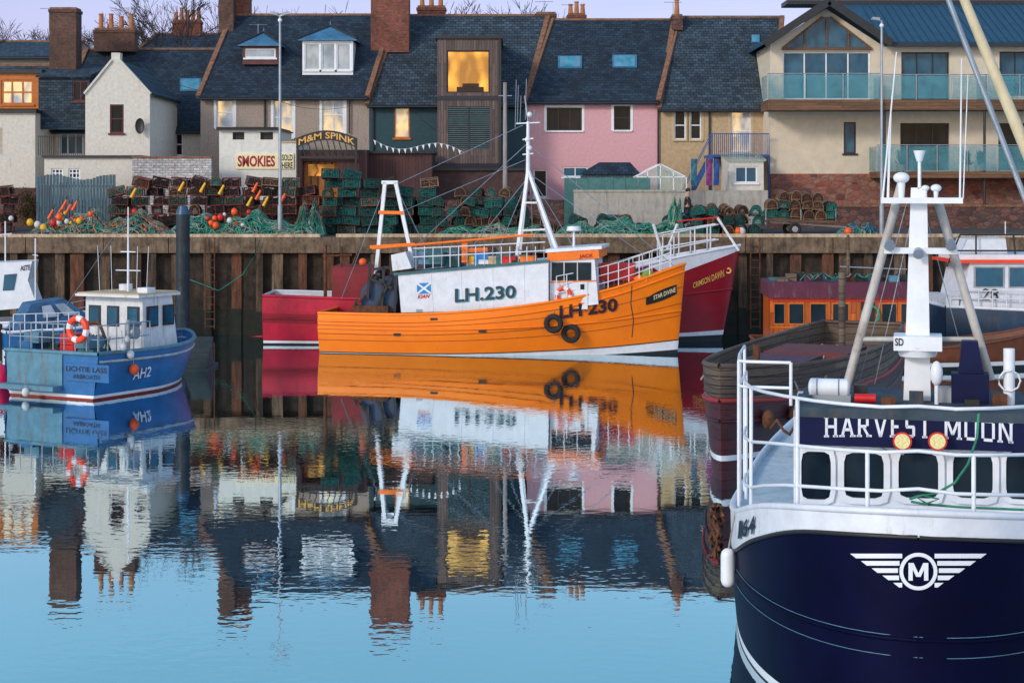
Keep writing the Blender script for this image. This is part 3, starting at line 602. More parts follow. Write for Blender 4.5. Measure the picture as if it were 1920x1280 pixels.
# ------------------------------------------------------------ bare trees
bark=pm('bare_tree_bark',(.05,.04,.045),.9,var=.3)
def baretree(seed,h):
    rs=random.Random(seed); tr=MB(); cr=MB()
    def br(p,d,L,r,k):
        q=p+d*L; (tr if k<1 else cr).cyl(p,q,r,bark,r*.7,5 if k<2 else 3)
        if k>=7: return
        for i in range(2 if k<1 else rs.choice((2,3) if k<6 else (2,2,3))):
            nd=(d+V((rs.gauss(0,.42),rs.gauss(0,.42),rs.gauss(.06,.22)))).normalized(); br(q,nd,L*rs.uniform(.66,.86),max(.014,r*.6),k+1)
    br(V((0,0,0)),V((0,0,1)),h*.22,h*.02,0)
    mz=max(v.z for v in cr.v)
    return tr,cr,mz
tms=[(a.mesh('trunk'),b.mesh('crown'),z) for a,b,z in(baretree(1,15),baretree(5,15),baretree(9,15))]
for i,(px,top,D) in enumerate(((15,22,112),(70,38,116),(160,36,118),(290,52,121),(355,-20,114),(405,-40,116),(330,10,119),(560,0,119),(840,-16,121),(905,-8,118),(640,10,123),(-25,10,115),(120,45,122))):
    zt=Z(top,D); me3=tms[i%3]; s_=(zt-4.9)/me3[2]
    o=bpy.data.objects.new('bare_tree',None); COL.objects.link(o); o.location=(X(px,D),D,4.9); o.scale=(s_,)*3; o.rotation_euler=(0,0,i*1.3)
    o['label']='leafless winter tree behind the houses'; o['category']='tree'; o['group']='bare trees behind the houses'
    for nm,me in zip(('trunk','crown'),me3):
        p=bpy.data.objects.new(nm,me); COL.objects.link(p); p.parent=o
def lamp(px,top,D,arms):
    x=X(px,D); zt=Z(top,D); T=thing('street_lamp',(x,D,QZ),'tall galvanised street lamp on the quay','street lamp')
    MB().cyl((x,D,QZ),(x,D,QZ+1.4),.11,steel,None,10).cyl((x,D,QZ+1.4),(x,D,zt),.075,steel,.05,10).part('pole',T)
    m=MB()
    for s_ in arms: m.beam((x,D,zt),(x+s_*.3,D-.05,zt+.06),.1,.06,steel); m.prism([(x+s_*.1,D-.15,zt+.02),(x+s_*.45,D-.15,zt+.06),(x+s_*.4,D-.15,zt+.18),(x+s_*.1,D-.15,zt+.14)],(0,.3,0),steel)
    m.sph((x,D,zt-.2),.1,whiteclean,8,6); m.part('lamp_head',T)
lamp(525,30,76,(-1,1)); lamp(1653,40,76,(-1,))
# ------------------------------------------------------------ low quay buildings
D=84.5; T=thing('smokehouse_shop',(X(480,D),D,4.6),'white blockwork smokehouse shop with painted sign','shop')
x0,x1=X(411,D),X(556,D); zt=Z(244,D)
m=MB(); xk=X(522,D); wallholes(m,x0,xk,4.5,zt,D,[(X(436,D),X(458,D),Z(262,D),Z(248,D)),(X(488,D),X(512,D),Z(262,D),Z(248,D))],blockw); wallholes(m,xk,x1,4.5,Z(268,D),D,[],blockw)
for x,z_ in((x0,zt),(xk,zt),(x1,Z(268,D))): m.poly([(x,D,4.5),(x,D+5,4.5),(x,D+5,z_),(x,D,z_)],blockw)
m.box(X(436,D),X(512,D),D+.15,D+.2,Z(262,D),Z(248,D),dark)
m.part('wall',T)
r=MB()
for i in range(24): a=x0-.1+(xk+.1-x0)*i/24; r.box(a,a+.09,D-.3,D+5,zt+.06,zt+.14,pipe)
r.box(x0-.1,xk+.1,D-.28,D+5,zt,zt+.06,pipe); r.box(xk+.1,x1,D-.05,D+5,Z(268,D),Z(265,D),tan); r.part('roof',T)
cream_s=pm('sign_cream',(.85,.78,.5),.6,var=.04); redl=pm('sign_red_letters',(.33,.005,.02),.5,var=.05); grl=pm('sign_dark_letters',(.005,.03,.03),.5,spec=.1)
sg=MB().box(X(443,D),X(551,D),D-.06,D-.01,Z(317,D),Z(288,D),cream_s).part('sign',T,'cream sign reading SMOKIES SOLD HERE')
text('SMOKIES','lettering',sg,planar(X(446,D),X(516,D),Z(313,D),Z(292,D),D-.067),redl,.035)
text('SOLD','lettering',sg,planar(X(529,D),X(549,D),Z(301.5,D),Z(290,D),D-.067),grl,.02)
text('HERE','lettering',sg,planar(X(529,D),X(549,D),Z(316,D),Z(304.5,D),D-.067),grl,.02)
D=82.5; T=thing('fish_shop_entrance',(X(612,D),D,4.5),'dark fish shop front with arched gold lettered sign','shop')
m=MB(); x0,x1=X(556,D),X(688,D); ho=(X(568,D),X(633,D),4.5,Z(303,D)); wallholes(m,x0,x1,4.5,Z(285,D),D,[ho],brownw,.6)
m.poly([(x1,D,4.5),(x1,D+4,4.5),(x1,D+4,Z(285,D)),(x1,D,Z(285,D))],brownw); m.box(x0,x1,D,D+4,Z(285,D),Z(281,D),pipe); m.part('wall',T)
warm=pm('lit_interior_orange',(.42,.15,.02),.5,var=.3)  # orange colour stands in for the lit interior at the doorway
m=MB().box(ho[0],ho[1],D+.5,D+.6,4.5,ho[3],warm); 
for i in range(1,5): m.box(ho[0]+(ho[1]-ho[0])*i/5-.02,ho[0]+(ho[1]-ho[0])*i/5+.02,D+.46,D+.5,4.5,ho[3],brownw)
m.box(ho[0]+.2,ho[1]-.2,D+.45,D+.48,Z(330,D),Z(308,D),gl_gold); m.part('door',T)
x0,x1=X(557,D),X(671,D); m=MB(); N=12
def arc(u): return Z(276,D)+math.sin(u*math.pi)*.38
for i in range(N):
    a,b=i/N,(i+1)/N
    m.prism([(x0+(x1-x0)*a,D-.35,arc(a)-.05),(x0+(x1-x0)*b,D-.35,arc(b)-.05),(x0+(x1-x0)*b,D-.35,arc(b)+.42),(x0+(x1-x0)*a,D-.35,arc(a)+.42)],(0,.1,0),pipe)
for q in(.02,.98): m.box(x0+(x1-x0)*q-.05,x0+(x1-x0)*q+.05,D-.4,D-.2,4.5,arc(q),pipe)
for i in range(9): q=.1+i*.1; m.beam((x0+(x1-x0)*q,D-.3,arc(q)-.05),(x0+(x1-x0)*q+.15,D-.3,arc(q)-.6),.05,.05,pipe)
m.beam((x0,D-.3,arc(0)-.5),(x1,D-.3,arc(1)-.5),.1,.12,pipe)
sg=m.part('arched_sign',T)
text('M&M SPINK','lettering',sg,lambda u,w:V((x0+.12+(x1-x0-.24)*u,D-.36,arc(.04+.92*u)+.02+w*.31)),gold,.015)
def flatbuild(name,p0,p1,top,bot,D,mat,label,roof=pipe,dep=4,slope=0,hs=(),cat='outbuilding'):
    x0,x1=X(p0,D),X(p1,D); zt=Z(top,D); zb=Z(bot,D) if bot else 4.4; T=thing(name,((x0+x1)/2,D,zb),label,cat)
    H_=[(X(h[0],D),X(h[1],D),Z(h[3],D),Z(h[2],D)) for h in hs]
    m=MB(); wallholes(m,x0,x1,zb,zt,D,H_,mat)
    for x in(x0,x1): m.poly([(x,D,zb),(x,D+dep,zb),(x,D+dep,zt+slope),(x,D,zt)],mat)
    m.poly([(x0,D+dep,zb),(x1,D+dep,zb),(x1,D+dep,zt+slope),(x0,D+dep,zt+slope)],mat); m.part('wall',T)
    MB().prism([(x0-.1,D-.15,zt),(x1+.1,D-.15,zt),(x1+.1,D+dep,zt+slope),(x0-.1,D+dep,zt+slope)],(0,0,.12),roof).part('roof',T)
    for h,a in zip(H_,hs): window(T,h,D,a[4],a[5],a[6],a[7])
    return T
flatbuild('shed',686,810,288,None,84,brownw,'brown timber shed behind the lobster pots')
flatbuild('outbuilding',812,984,320,None,85.5,pm('dark_brown_render',(.07,.04,.042),.9,var=.3),'low dark brown outbuilding',slope=.4)
flatbuild('outbuilding',83,262,296,None,84,offwhite,'long low white outbuilding with flat roof',hs=((96,118,316,342,fw,gl_dk,3,3),(128,150,316,342,fw,gl_dk,3,3)))
flatbuild('shed',1366,1432,303,None,85,offwhite,'white lean to porch with window',greeng,3,.4,hs=((1378,1420,312,343,fw,gl_bl,2,1),))
def wallobj(p0,p1,top,D,mat,label,th=.3,zb=4.2,name='garden_wall',cap=None):
    x0,x1=X(p0,D),X(p1,D); T=thing(name,((x0+x1)/2,D,zb),label,'wall')
    MB().box(x0,x1,D,D+th,zb,Z(top,D),mat).part('wall',T)
    if cap: MB().box(x0-.03,x1+.03,D-.05,D+th+.05,Z(top,D),Z(top,D)+.1,cap).part('coping',T)
wallobj(248,396,297,83,whbrick,'whitewashed brick garden wall',cap=coping)
wallobj(1076,1286,360,81.5,conlt,'pale concrete garden wall',cap=conlt)
wallobj(1286,1440,357,84.5,conlt,'pale rendered wall below the stairs')
wallobj(1440,2050,388,82,sanddk,'long low dark sandstone wall',.5,cap=coping)
wallobj(-60,90,352,83,sanddk,'dark stone garden wall',.4)
wallobj(-60,1070,375,84,sanddk,'low dark stone wall behind the pots',.4)
def fence(p0,p1,top,bot,D,mat,label,w=.16,wave=0):
    x0,x1=X(p0,D),X(p1,D); T=thing('fence',((x0+x1)/2,D,4.3),label,'fence'); m=MB(); x=x0
    while x<x1: m.box(x,x+w-.02,D,D+.03,4.3,Z(top,D)+wave*math.sin((x-x0)*2.2)+random.uniform(-.03,.03),mat); x+=w
    m.part('boards',T); MB().box(x0,x1,D+.03,D+.08,Z(top,D)-.5,Z(top,D)-.4,mat).part('rail',T)
fence(68,216,332,370,82.3,greenf,'blue grey wavy topped board fence',wave=.12)
fence(1058,1200,334,360,83,pm('teal_sheet_fence',(.06,.19,.19),.7,var=.2,dirt=(.15,.1,.06)),'faded teal sheet garden fence',.6)
D=85; T=thing('garden_shed',(X(1145,D),D,4.6),'small garden shed with dark felt roof','shed')
x0,x1=X(1092,D),X(1196,D); m=MB().box(x0,x1,D,D+2.4,4.5,Z(326,D),greenf); m.part('wall',T)
MB().prism([(x0-.1,D-.15,Z(327,D)),(x1+.1,D-.15,Z(327,D)),(x1-.3,D+1.2,Z(306,D)),(x0+.9,D+1.2,Z(306,D))],(0,0,.06),slatedk).part('roof',T)
D=83.6; T=thing('greenhouse',(X(1238,D),D,4.5),'small glass greenhouse with white frame','greenhouse')
x0,x1=X(1190,D),X(1287,D); xm=(x0+x1)/2; ze,zr=Z(332,D),Z(308,D); m=MB(); g_=MB()
for y in(D,D+2.4):
    for x in(x0,x0+(xm-x0)/2,xm,x1-(x1-xm)/2,x1):
        zz=ze+(zr-ze)*(1-abs(x-xm)/(xm-x0)); m.beam((x,y,4.5),(x,y,zz),.05,.05,whiteclean)
    for x in(x0,x1): m.beam((x,y,ze),(xm,y,zr),.05,.05,whiteclean)
    m.beam((x0,y,ze),(x1,y,ze),.05,.05,whiteclean); g_.poly([(x0,y,4.5),(x1,y,4.5),(x1,y,ze),(xm,y,zr),(x0,y,ze)],greeng)
for i in range(5):
    y=D+i*.6; 
    for x in(x0,x1): m.beam((x,y,ze),(xm,y,zr),.04,.04,whiteclean)
m.beam((xm,D,zr),(xm,D+2.4,zr),.05,.05,whiteclean)
for x in(x0,x1): g_.poly([(x,D,ze),(x,D+2.4,ze),(xm,D+2.4,zr),(xm,D,zr)],greeng)
m.part('frame',T); g_.part('glazing',T)
for px,c in((1328,(.22,.04,.2)),(1342,(.02,.08,.3)),(1300,(.03,.16,.24))):
    m=MB(); x=X(px,84); fm_=pm('banner_%d'%px,c,.8,var=.7,scale=2); m.cyl((x-.12,84,4.5),(x-.12,84,Z(296,84)),.02,steel,n=5)
    vs=[(x-.12+(i/4)*.3,84+.05*math.sin(i+j),Z(298,84)-j*.26) for j in range(6) for i in range(5)]
    m.add(vs,[(j*5+i,j*5+i+1,j*5+i+6,j*5+i+5) for j in range(5) for i in range(4)],fm_,True)
    m.top('banner_flag',(x,84,4.5),'colourful fabric banner on a pole beside stairs','flag',group='banners by the stairs')
m=MB(); p=[(X(700+170*i/30,83.5),83.5,Z(262+18*math.sin(i/30*math.pi*2.)*.6+i*.8,83.5)) for i in range(31)]
m.tube(p,.008,whiteclean,3)
for i in range(0,30,2): a,b=V(p[i]),V(p[i]).lerp(V(p[i+1]),.9); m.add([a,b,(a+b)/2+V((.03,0,-.24))],[(0,1,2)],whiteclean)
m.top('bunting',(X(785,83.5),83.5,Z(275,83.5)),'string of small white triangular bunting flags','bunting')
for (ax_,ay_),(bx_,by_),sag in(((200,88),(497,175),.9),((300,80),(345,240),.3),((700,95),(880,265),1.2),((497,178),(655,200),.4)):
    m=MB(); A_,B_=V((X(ax_,90),90,Z(ay_,90))),V((X(bx_,89.8),89.8,Z(by_,89.8))); m.tube([A_.lerp(B_,k/12)+V((0,0,-sag*4*(k/12)*(1-k/12))) for k in range(13)],.012,pipe,3)
    m.top('overhead_cable',A_,'thin black service cable slung between houses','cable',group='service cables between houses')
D=80; MB().cyl((X(947,D),D,QZ+.1),(X(947,D),D,Z(155,D)),.12,pm('pole_timber',(.28,.26,.26),.8,var=.3,vs=(3,3,.4)),.09,10).cyl((X(935,D),D,Z(180,D)),(X(960,D),D,Z(180,D)),.03,steel).top('telegraph_pole',(X(947,D),D,QZ+.1),'weathered grey timber pole on the quay','pole')
def bush(px,D,zb,sx,n_,col,nm,label):
    m=MB(); rs=random.Random(int(px)); lm=pm(nm,col,.8,var=.6,scale=2); o=V((X(px,D),D,zb))
    for i in range(n_):
        a=rs.random()*6.28; b=rs.random()*3.14; r=rs.uniform(.35,1.)*(1+.25*math.sin(3*a)); c=o+V((math.cos(a)*math.sin(b)*.75*r*sx,math.sin(a)*math.sin(b)*.6*r,math.cos(b)*r*.8+.7)); q=V((rs.gauss(0,1),rs.gauss(0,1),rs.gauss(0,1))).normalized()*.12; s_=q.cross(V((0,0,1)))*.6
        m.add([c,c+q,c+q*.5+s_],[(0,1,2)],lm)
    m.top('bush',o,label,'bush')
bush(50,82.5,4.9,1,1700,(.09,.07,.018),'bush_leaf','shaggy brown green garden bush')
bush(1130,82.6,4.4,1.6,1200,(.05,.06,.02),'bush_leaf_green','low green garden bush behind the wall')
# ------------------------------------------------------------ creels
def creel(net,frame,core,arch=True):
    m=MB(); L,W,Hh=.8,.52,.43; N=8
    def prof(k,s=1):
        a=math.pi*k/N
        if arch: return (-math.cos(a)*W/2*s,max(0,math.sin(a))**.7*Hh*s)
        x=-math.cos(a); z=math.sin(a); s_=max(abs(x),abs(z)); return (x/s_*W/2*.96*s,min(1,z/s_)*Hh*.96*s)
    m.box(-L/2,L/2,-W/2,-W/2+.05,0,.035,frame).box(-L/2,L/2,W/2-.05,W/2,0,.035,frame)
    for i in range(5): x=-L/2+L*i/4; m.box(x-.02,x+.02,-W/2,W/2,.03,.05,frame)
    for x in(-L/2,0,L/2): m.tube([(x,)+prof(k) for k in range(N+1)],.021,frame,4)
    for k in(2,4,6): p=prof(k); m.cyl((-L/2,)+p,(L/2,)+p,.017,frame,n=4)
    xs=(-L*.44,-L*.15,L*.15,L*.44); sc_=(.6,.92,.7,.88)
    vs=[V((x,)+prof(k,s_)) for x,s_ in zip(xs,sc_) for k in range(N+1)]
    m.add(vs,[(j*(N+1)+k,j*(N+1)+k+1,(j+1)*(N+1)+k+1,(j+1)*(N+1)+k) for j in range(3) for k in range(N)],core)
    nx=11
    for i in range(nx): m.tube([(-L/2+L*(i+.5)/nx,prof(k)[0]*.97,prof(k)[1]*.97) for k in range(N+1)],.010,net,3)
    for k in range(N): 
        a,b=prof(k),prof(k+1); p=((a[0]+b[0])/2,(a[1]+b[1])/2); m.cyl((-L/2,)+p,(L/2,)+p,.010,net,n=3)
    for x in(-L/2,L/2):
        for i in range(1,7):
            y=-W/2+W*i/7; zz=Hh*.9*math.sqrt(max(0,1-(2*y/W)**2)); m.cyl((x,y,0),(x,y,zz),.010,net,n=3)
        for i in range(1,6): z=Hh*i/6; yy=W/2*math.sqrt(max(0,1-(z/Hh)**2)); m.cyl((x,-yy,z),(x,yy,z),.010,net,n=3)
    m.torus((0,-W*.42,Hh*.45),.11,.014,(0,1,.3),net,10,4)
    rs=random.Random(3); p=V((rs.uniform(-.2,.2),-W/2,.3)); pts=[]
    for i in range(9): p=p+V((rs.gauss(0,.09),rs.gauss(0,.02),rs.gauss(-.02,.07))); pts.append((max(-.4,min(.4,p.x)),p.y-.02,max(.02,min(.45,p.z))))
    m.tube(pts,.014,frame if arch else net,3)
    return m
nt_=[pm('teal_creel_netting',(.012,.24,.20),.8,var=.4,rnd=.75),pm('brown_creel_netting',(.17,.08,.045),.85,var=.4,rnd=.6),pm('black_creel_netting',(.05,.042,.045),.8,rnd=.5)]
fm2=[pm('black_creel_frame',(.035,.045,.06),.6,rnd=.4),pm('red_brown_creel_frame',(.3,.055,.04),.7,var=.4,rnd=.8),pm('wood_creel_frame',(.3,.2,.13),.8,var=.4,rnd=.5)]
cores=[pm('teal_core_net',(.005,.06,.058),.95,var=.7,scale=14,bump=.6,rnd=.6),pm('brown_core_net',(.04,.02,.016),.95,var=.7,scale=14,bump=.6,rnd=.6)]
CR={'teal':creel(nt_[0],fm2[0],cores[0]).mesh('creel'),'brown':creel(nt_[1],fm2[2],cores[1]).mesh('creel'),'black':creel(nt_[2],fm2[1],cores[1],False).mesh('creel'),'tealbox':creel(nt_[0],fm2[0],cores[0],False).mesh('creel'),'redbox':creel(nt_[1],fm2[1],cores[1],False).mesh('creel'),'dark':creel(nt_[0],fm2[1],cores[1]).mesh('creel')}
LB={'teal':'arched creel with teal netting in a stack','brown':'arched wooden creel with brown netting','black':'box creel with red brown frame and black netting','tealbox':'box creel with teal netting in a stack','redbox':'box creel with reddish frame and brown netting','dark':'arched creel with red frame and teal net'}
cnt=0
def putc(kind,x,y,z,rot,tl=.08):
    global cnt
    if cnt>=299: return
    cnt+=1; o=bpy.data.objects.new('lobster_creel',CR[kind]); COL.objects.link(o)
    o.location=(x,y,z); o.rotation_euler=(random.gauss(0,tl),random.gauss(0,tl),rot); o['label']=LB[kind]; o['category']='lobster pot'; o['group']='lobster creels stacked on the quay'
def gz(y): return QZ+max(0,min(1,(y-78)/8))*(4.72-QZ)
def stack(p0,p1,D,prof,kinds,endon=False,pitch=None):
    pt=pitch or (.56 if endon else .84); x0,x1=X(p0,D),X(p1,D); n_=max(1,int((x1-x0)/pt))
    for i in range(n_):
        u=(i+.5)/n_; rows=prof(u); sh_=random.gauss(0,.05)
        for j in range(rows):
            r_=(math.pi/2 if endon else 0)+random.gauss(0,.22)
            if random.random()<.1: r_+=math.pi/2
            putc(random.choice(kinds),x0+(x1-x0)*u+sh_+random.gauss(0,.07)+(j%2)*.14,D+random.gauss(0,.1),gz(D)+j*.425,r_,.06+(.1 if j==rows-1 else 0))
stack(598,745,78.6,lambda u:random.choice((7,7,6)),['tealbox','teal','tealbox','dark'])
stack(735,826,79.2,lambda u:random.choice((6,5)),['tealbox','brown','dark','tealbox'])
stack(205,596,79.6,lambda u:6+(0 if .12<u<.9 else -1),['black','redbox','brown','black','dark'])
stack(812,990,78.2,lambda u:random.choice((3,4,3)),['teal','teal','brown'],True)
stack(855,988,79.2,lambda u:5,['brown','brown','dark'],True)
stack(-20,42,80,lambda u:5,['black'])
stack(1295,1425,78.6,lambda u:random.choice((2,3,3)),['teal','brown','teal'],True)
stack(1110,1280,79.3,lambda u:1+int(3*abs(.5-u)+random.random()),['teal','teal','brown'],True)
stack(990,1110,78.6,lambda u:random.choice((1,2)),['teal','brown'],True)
D=78; T=thing('boat_trailer',(X(1495,D),D,QZ),'small rusty flatbed trailer loaded with creels','trailer')
x0,x1=X(1432,D),X(1562,D); zf=Z(408,D); m=MB(); m.prism([(x0,D-.7,zf),(x1,D-.7,zf-.12),(x1,D-.7,zf-.24),(x0,D-.7,zf-.12)],(0,1.5,0),timberh); m.beam((x0+.3,D,zf-.2),(X(1600,D),D-.3,QZ+.35),.08,.08,steel)
for q in(0,.5,1): m.cyl((x0+(x1-x0)*q,D-.68,zf-.1),(x0+(x1-x0)*q,D-.68,zf+.4),.025,steel)
m.part('bed',T)
for y in(-.8,.85): MB().torus((X(1485,D),D+y,QZ+.3),.22,.08,(0,1,0),rubber,18,8).cyl((X(1485,D),D+y-.04,QZ+.3),(X(1485,D),D+y+.04,QZ+.3),.14,steel,None,12).part('wheel',T)
for i in range(6):
    for j in range(3 if i in(1,2,3,4) else 2):
        putc(random.choice(['teal','brown','teal']),X(1444+i*22,D),D-.3,zf-.02*i+j*.4,math.pi/2+random.gauss(0,.1))
stack(1300,1400,79.6,lambda u:3,['brown'],True)
stack(300,520,78.5,lambda u:random.choice((1,2)),['black','redbox'])
tr=[MC['teal_rope'],pm('green_rope',(.03,.25,.14),.8,var=.4),pm('pale_rope',(.3,.31,.28),.8,var=.3)]
wr=[tr[2],pm('orange_rope',(.55,.11,.02),.8,var=.3),tr[0]]
def heap(p0,p1,top,D,mats,label,n_=170,dep=1.4,seed=1,cat='net'):
    rs=random.Random(seed); m=MB(); x0,x1=X(p0,D),X(p1,D); h=Z(top,D)-gz(D); zb=gz(D)
    def hf(x,y): u=(x-x0)/(x1-x0); v=(y-D)/dep; return max(0,h*(1-(2*u-1)**4)*(1-v*v)*(.7+.2*math.sin(u*17+seed)+.12*math.sin(u*41+seed*2)))
    nx,ny=60,8; vs=[(x0+(x1-x0)*i/nx,D-dep+2*dep*j/ny,zb+hf(x0+(x1-x0)*i/nx,D-dep+2*dep*j/ny)*.88-.02) for j in range(ny+1) for i in range(nx+1)]
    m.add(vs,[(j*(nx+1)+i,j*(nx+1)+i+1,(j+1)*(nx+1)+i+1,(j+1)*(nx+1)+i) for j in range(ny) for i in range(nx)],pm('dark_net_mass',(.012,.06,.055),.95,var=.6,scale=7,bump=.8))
    for i in range(n_):
        x=rs.uniform(x0,x1); y=D+rs.uniform(-dep,dep*.4); a=rs.random()*6.28; pts=[]
        for k in range(12):
            a+=rs.gauss(0,.75); x=min(x1,max(x0,x+math.cos(a)*.16)); y=min(D+dep,max(D-dep,y+math.sin(a)*.12)); pts.append((x,y,zb+hf(x,y)+rs.uniform(0,.09)))
        m.tube(pts,rs.choice((.014,.018,.025)),rs.choice(mats),3)
    m.top('net_heap',((x0+x1)/2,D,zb),label,cat)
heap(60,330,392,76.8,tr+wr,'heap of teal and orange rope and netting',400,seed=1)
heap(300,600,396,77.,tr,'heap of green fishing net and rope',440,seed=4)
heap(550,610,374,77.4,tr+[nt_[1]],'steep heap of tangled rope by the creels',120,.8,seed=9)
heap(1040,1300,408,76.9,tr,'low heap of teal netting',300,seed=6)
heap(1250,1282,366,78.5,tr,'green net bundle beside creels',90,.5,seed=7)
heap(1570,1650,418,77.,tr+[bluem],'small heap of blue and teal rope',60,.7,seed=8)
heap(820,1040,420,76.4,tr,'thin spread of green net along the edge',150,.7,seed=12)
bm=[pm('orange_buoy',(.85,.1,.01),.45,var=.1),pm('white_buoy',(.62,.64,.66),.45,var=.1),yellow,pm('red_buoy',(.6,.02,.015),.45)]
rs=random.Random(11)
def buoy(x,y,z,r,mt,lab=None,grp='fishing buoys on the nets'):
    m=MB(); m.sph((x,y,z),r,mt,12,8,(1,1,1.12)); m.torus((x,y,z+r*1.2),r*.22,r*.1,(0,1,0),blackp,8,5)
    m.top('fishing_buoy',(x,y,z-r),lab or 'round plastic fishing buoy lying on netting','buoy',group=grp)
for i in range(34):
    px=rs.choice((rs.uniform(5,170),rs.uniform(380,470),rs.uniform(10,520),rs.uniform(60,200))); D=75.7+rs.random()*.8
    buoy(X(px,D),D,Z(rs.uniform(396,430),D),rs.uniform(.07,.16),rs.choice(bm))
for px,py in((478,352),(484,366),(498,378),(530,372),(380,352),(468,378),(110,400),(128,392),(140,386),(120,384),(95,402),(340,350),(415,356),(250,362)):
    D=78.2; c=V((X(px,D),D,Z(py,D))); m=MB(); m.cyl(c+V((-.1,0,-.2)),c+V((.12,0,.22)),.08,rs.choice((yellow,bm[0])),.05,8); m.cyl(c+V((.12,0,.22)),c+V((.2,0,.45)),.02,blackp); m.top('marker_float',c+V((0,0,-.2)),'orange and yellow marker float tucked among creels','buoy',group='marker floats among creels')
for px,py,mt in((1385,437,bm[0]),(1072,395,bm[1]),(1390,378,bm[1]),(1590,420,bm[0])): buoy(X(px,76.5),76.5,QZ+.2,.18,mt)
# ------------------------------------------------------------ hull tools
def cr_interp(pts):
    def f(t):
        t=max(pts[0][0],min(pts[-1][0],t))
        for i in range(len(pts)-1):
            if t<=pts[i+1][0]: break
        p1,p2=pts[i],pts[i+1]; p0=pts[i-1] if i>0 else (2*p1[0]-p2[0],2*p1[1]-p2[1]); p3=pts[i+2] if i+2<len(pts) else (2*p2[0]-p1[0],2*p2[1]-p1[1])
        h=p2[0]-p1[0]; s=(t-p1[0])/h; m1=(p2[1]-p0[1])/(p2[0]-p0[0])*h; m2=(p3[1]-p1[1])/(p3[0]-p1[0])*h
        return (2*s**3-3*s*s+1)*p1[1]+(s**3-2*s*s+s)*m1+(-2*s**3+3*s*s)*p2[1]+(s**3-s*s)*m2
    return f
class Hull:
    def __init__(s,L,B,sheer,zk=-.6,rake=.8,a=2.2,b=1.2,tw=.8,mid=.45,sec=.62,fl=.5):
        s.L,s.B,s.sh,s.zk,s.rake,s.a,s.b,s.tw,s.mid,s.sec,s.fl=L,B,cr_interp(sheer),zk,rake,a,b,tw,mid,sec,fl
    def half(s,t,v):
        t=max(0,min(1,t)); v=max(0,min(1,v)); u=max(0,(t-s.mid)/(1-s.mid)); p=max(0,1-u**(s.a*(s.fl+(1-s.fl)*v)))**(1/s.b)
        k=min(1,t/.4); aft=s.tw+(1-s.tw)*math.sin(k*math.pi/2); q=s.sec+(1-s.sec)*min(1,v*1.5)**.8
        return s.B/2*p*aft*q
    def P(s,t,z,sd,inset=0):
        v=(z-s.zk)/(s.sh(t)-s.zk); return V((t*(s.L-s.rake*(1-v)),sd*max(0,s.half(t,v)-inset),z))
    def y(s,x,z):
        t=x/s.L
        for i in range(8): v=(z-s.zk)/(s.sh(t)-s.zk); t=min(1,max(0,x/(s.L-s.rake*(1-v))))
        return s.half(t,v)
    def xat(s,yy,z):
        a,b=.45,1.
        for i in range(30):
            t=(a+b)/2; v=(z-s.zk)/(s.sh(t)-s.zk)
            if s.half(t,v)>abs(yy): a=t
            else: b=t
        return t*(s.L-s.rake*(1-v))
    def build(s,par,zfs,mats,n=44,deck=.8,deckmat=None,capm=None,capr=.06,sub=5,inner=None,name='hull',pw=1.5):
        ts=[1-(1-i/n)**pw for i in range(n+1)]; m=MB(); F_=[lambda t:s.zk]+zfs+[s.sh]
        for k in range(len(F_)-1):
            su=max(1,sub if k==len(mats)//2 or len(mats)<=3 else 2)
            for sd in(-1,1):
                vs=[s.P(t,F_[k](t)+(F_[k+1](t)-F_[k](t))*j/su,sd) for j in range(su+1) for t in ts]
                fs=[]
                for j in range(su):
                    for i in range(n):
                        q=(j*(n+1)+i,j*(n+1)+i+1,(j+1)*(n+1)+i+1,(j+1)*(n+1)+i); fs.append(q if sd<0 else q[::-1])
                m.add(vs,fs,mats[k],True)
            m.poly([s.P(0,F_[k](0),1),s.P(0,F_[k](0),-1),s.P(0,F_[k+1](0),-1),s.P(0,F_[k+1](0),1)],mats[k])
        h=m.part(name,par)
        d=MB(); dm=deckmat or tealdk
        for i in range(n):
            a,b=ts[i],ts[i+1]; d.poly([s.P(a,s.sh(a)-deck,-1,.03),s.P(b,s.sh(b)-deck,-1,.03),s.P(b,s.sh(b)-deck,1,.03),s.P(a,s.sh(a)-deck,1,.03)],dm)
        for sd in(-1,1):
            vs=[s.P(t,s.sh(t)-deck*j,sd,.07) for j in(1,0) for t in ts]; d.add(vs,[(i,i+1,n+2+i,n+1+i) for i in range(n)],inner or mats[-1],True)
        d.part('deck',par)
        c=MB()
        for sd in(-1,1): c.tube([s.P(t,s.sh(t)+.01,sd,.03) for t in ts],capr,capm or mats[-1],6)
        c.tube([s.P(0,s.sh(0),1),s.P(0,s.sh(0),-1)],capr,capm or mats[-1],6); c.part('gunwale',par)
        return h
    def strake(s,par,zf,r,mat,t0=0,t1=1,nm='rubbing_strake'):
        m=MB()
        for sd in(-1,1): m.tube([s.P(t0+(t1-t0)*(1-(1-i/50)**1.5),zf(t0+(t1-t0)*(1-(1-i/50)**1.5)),sd,-.01) for i in range(51)],r,mat,5)
        m.part(nm,par)
class Fr:
    def __init__(s,loc,rot): s.loc=V(loc); s.R=Matrix.Rotation(-rot,3,'Z'); s.o=s.R@(V((0,0,H))-s.loc)
    def d(s,px,py): return s.R@V(((px-960)/F,1,-(py-358)/F))
    def y(s,px,py,c): d=s.d(px,py); k=(c-s.o.y)/d.y; return s.o+d*k
    def x(s,px,py,c): d=s.d(px,py); k=(c-s.o.x)/d.x; return s.o+d*k
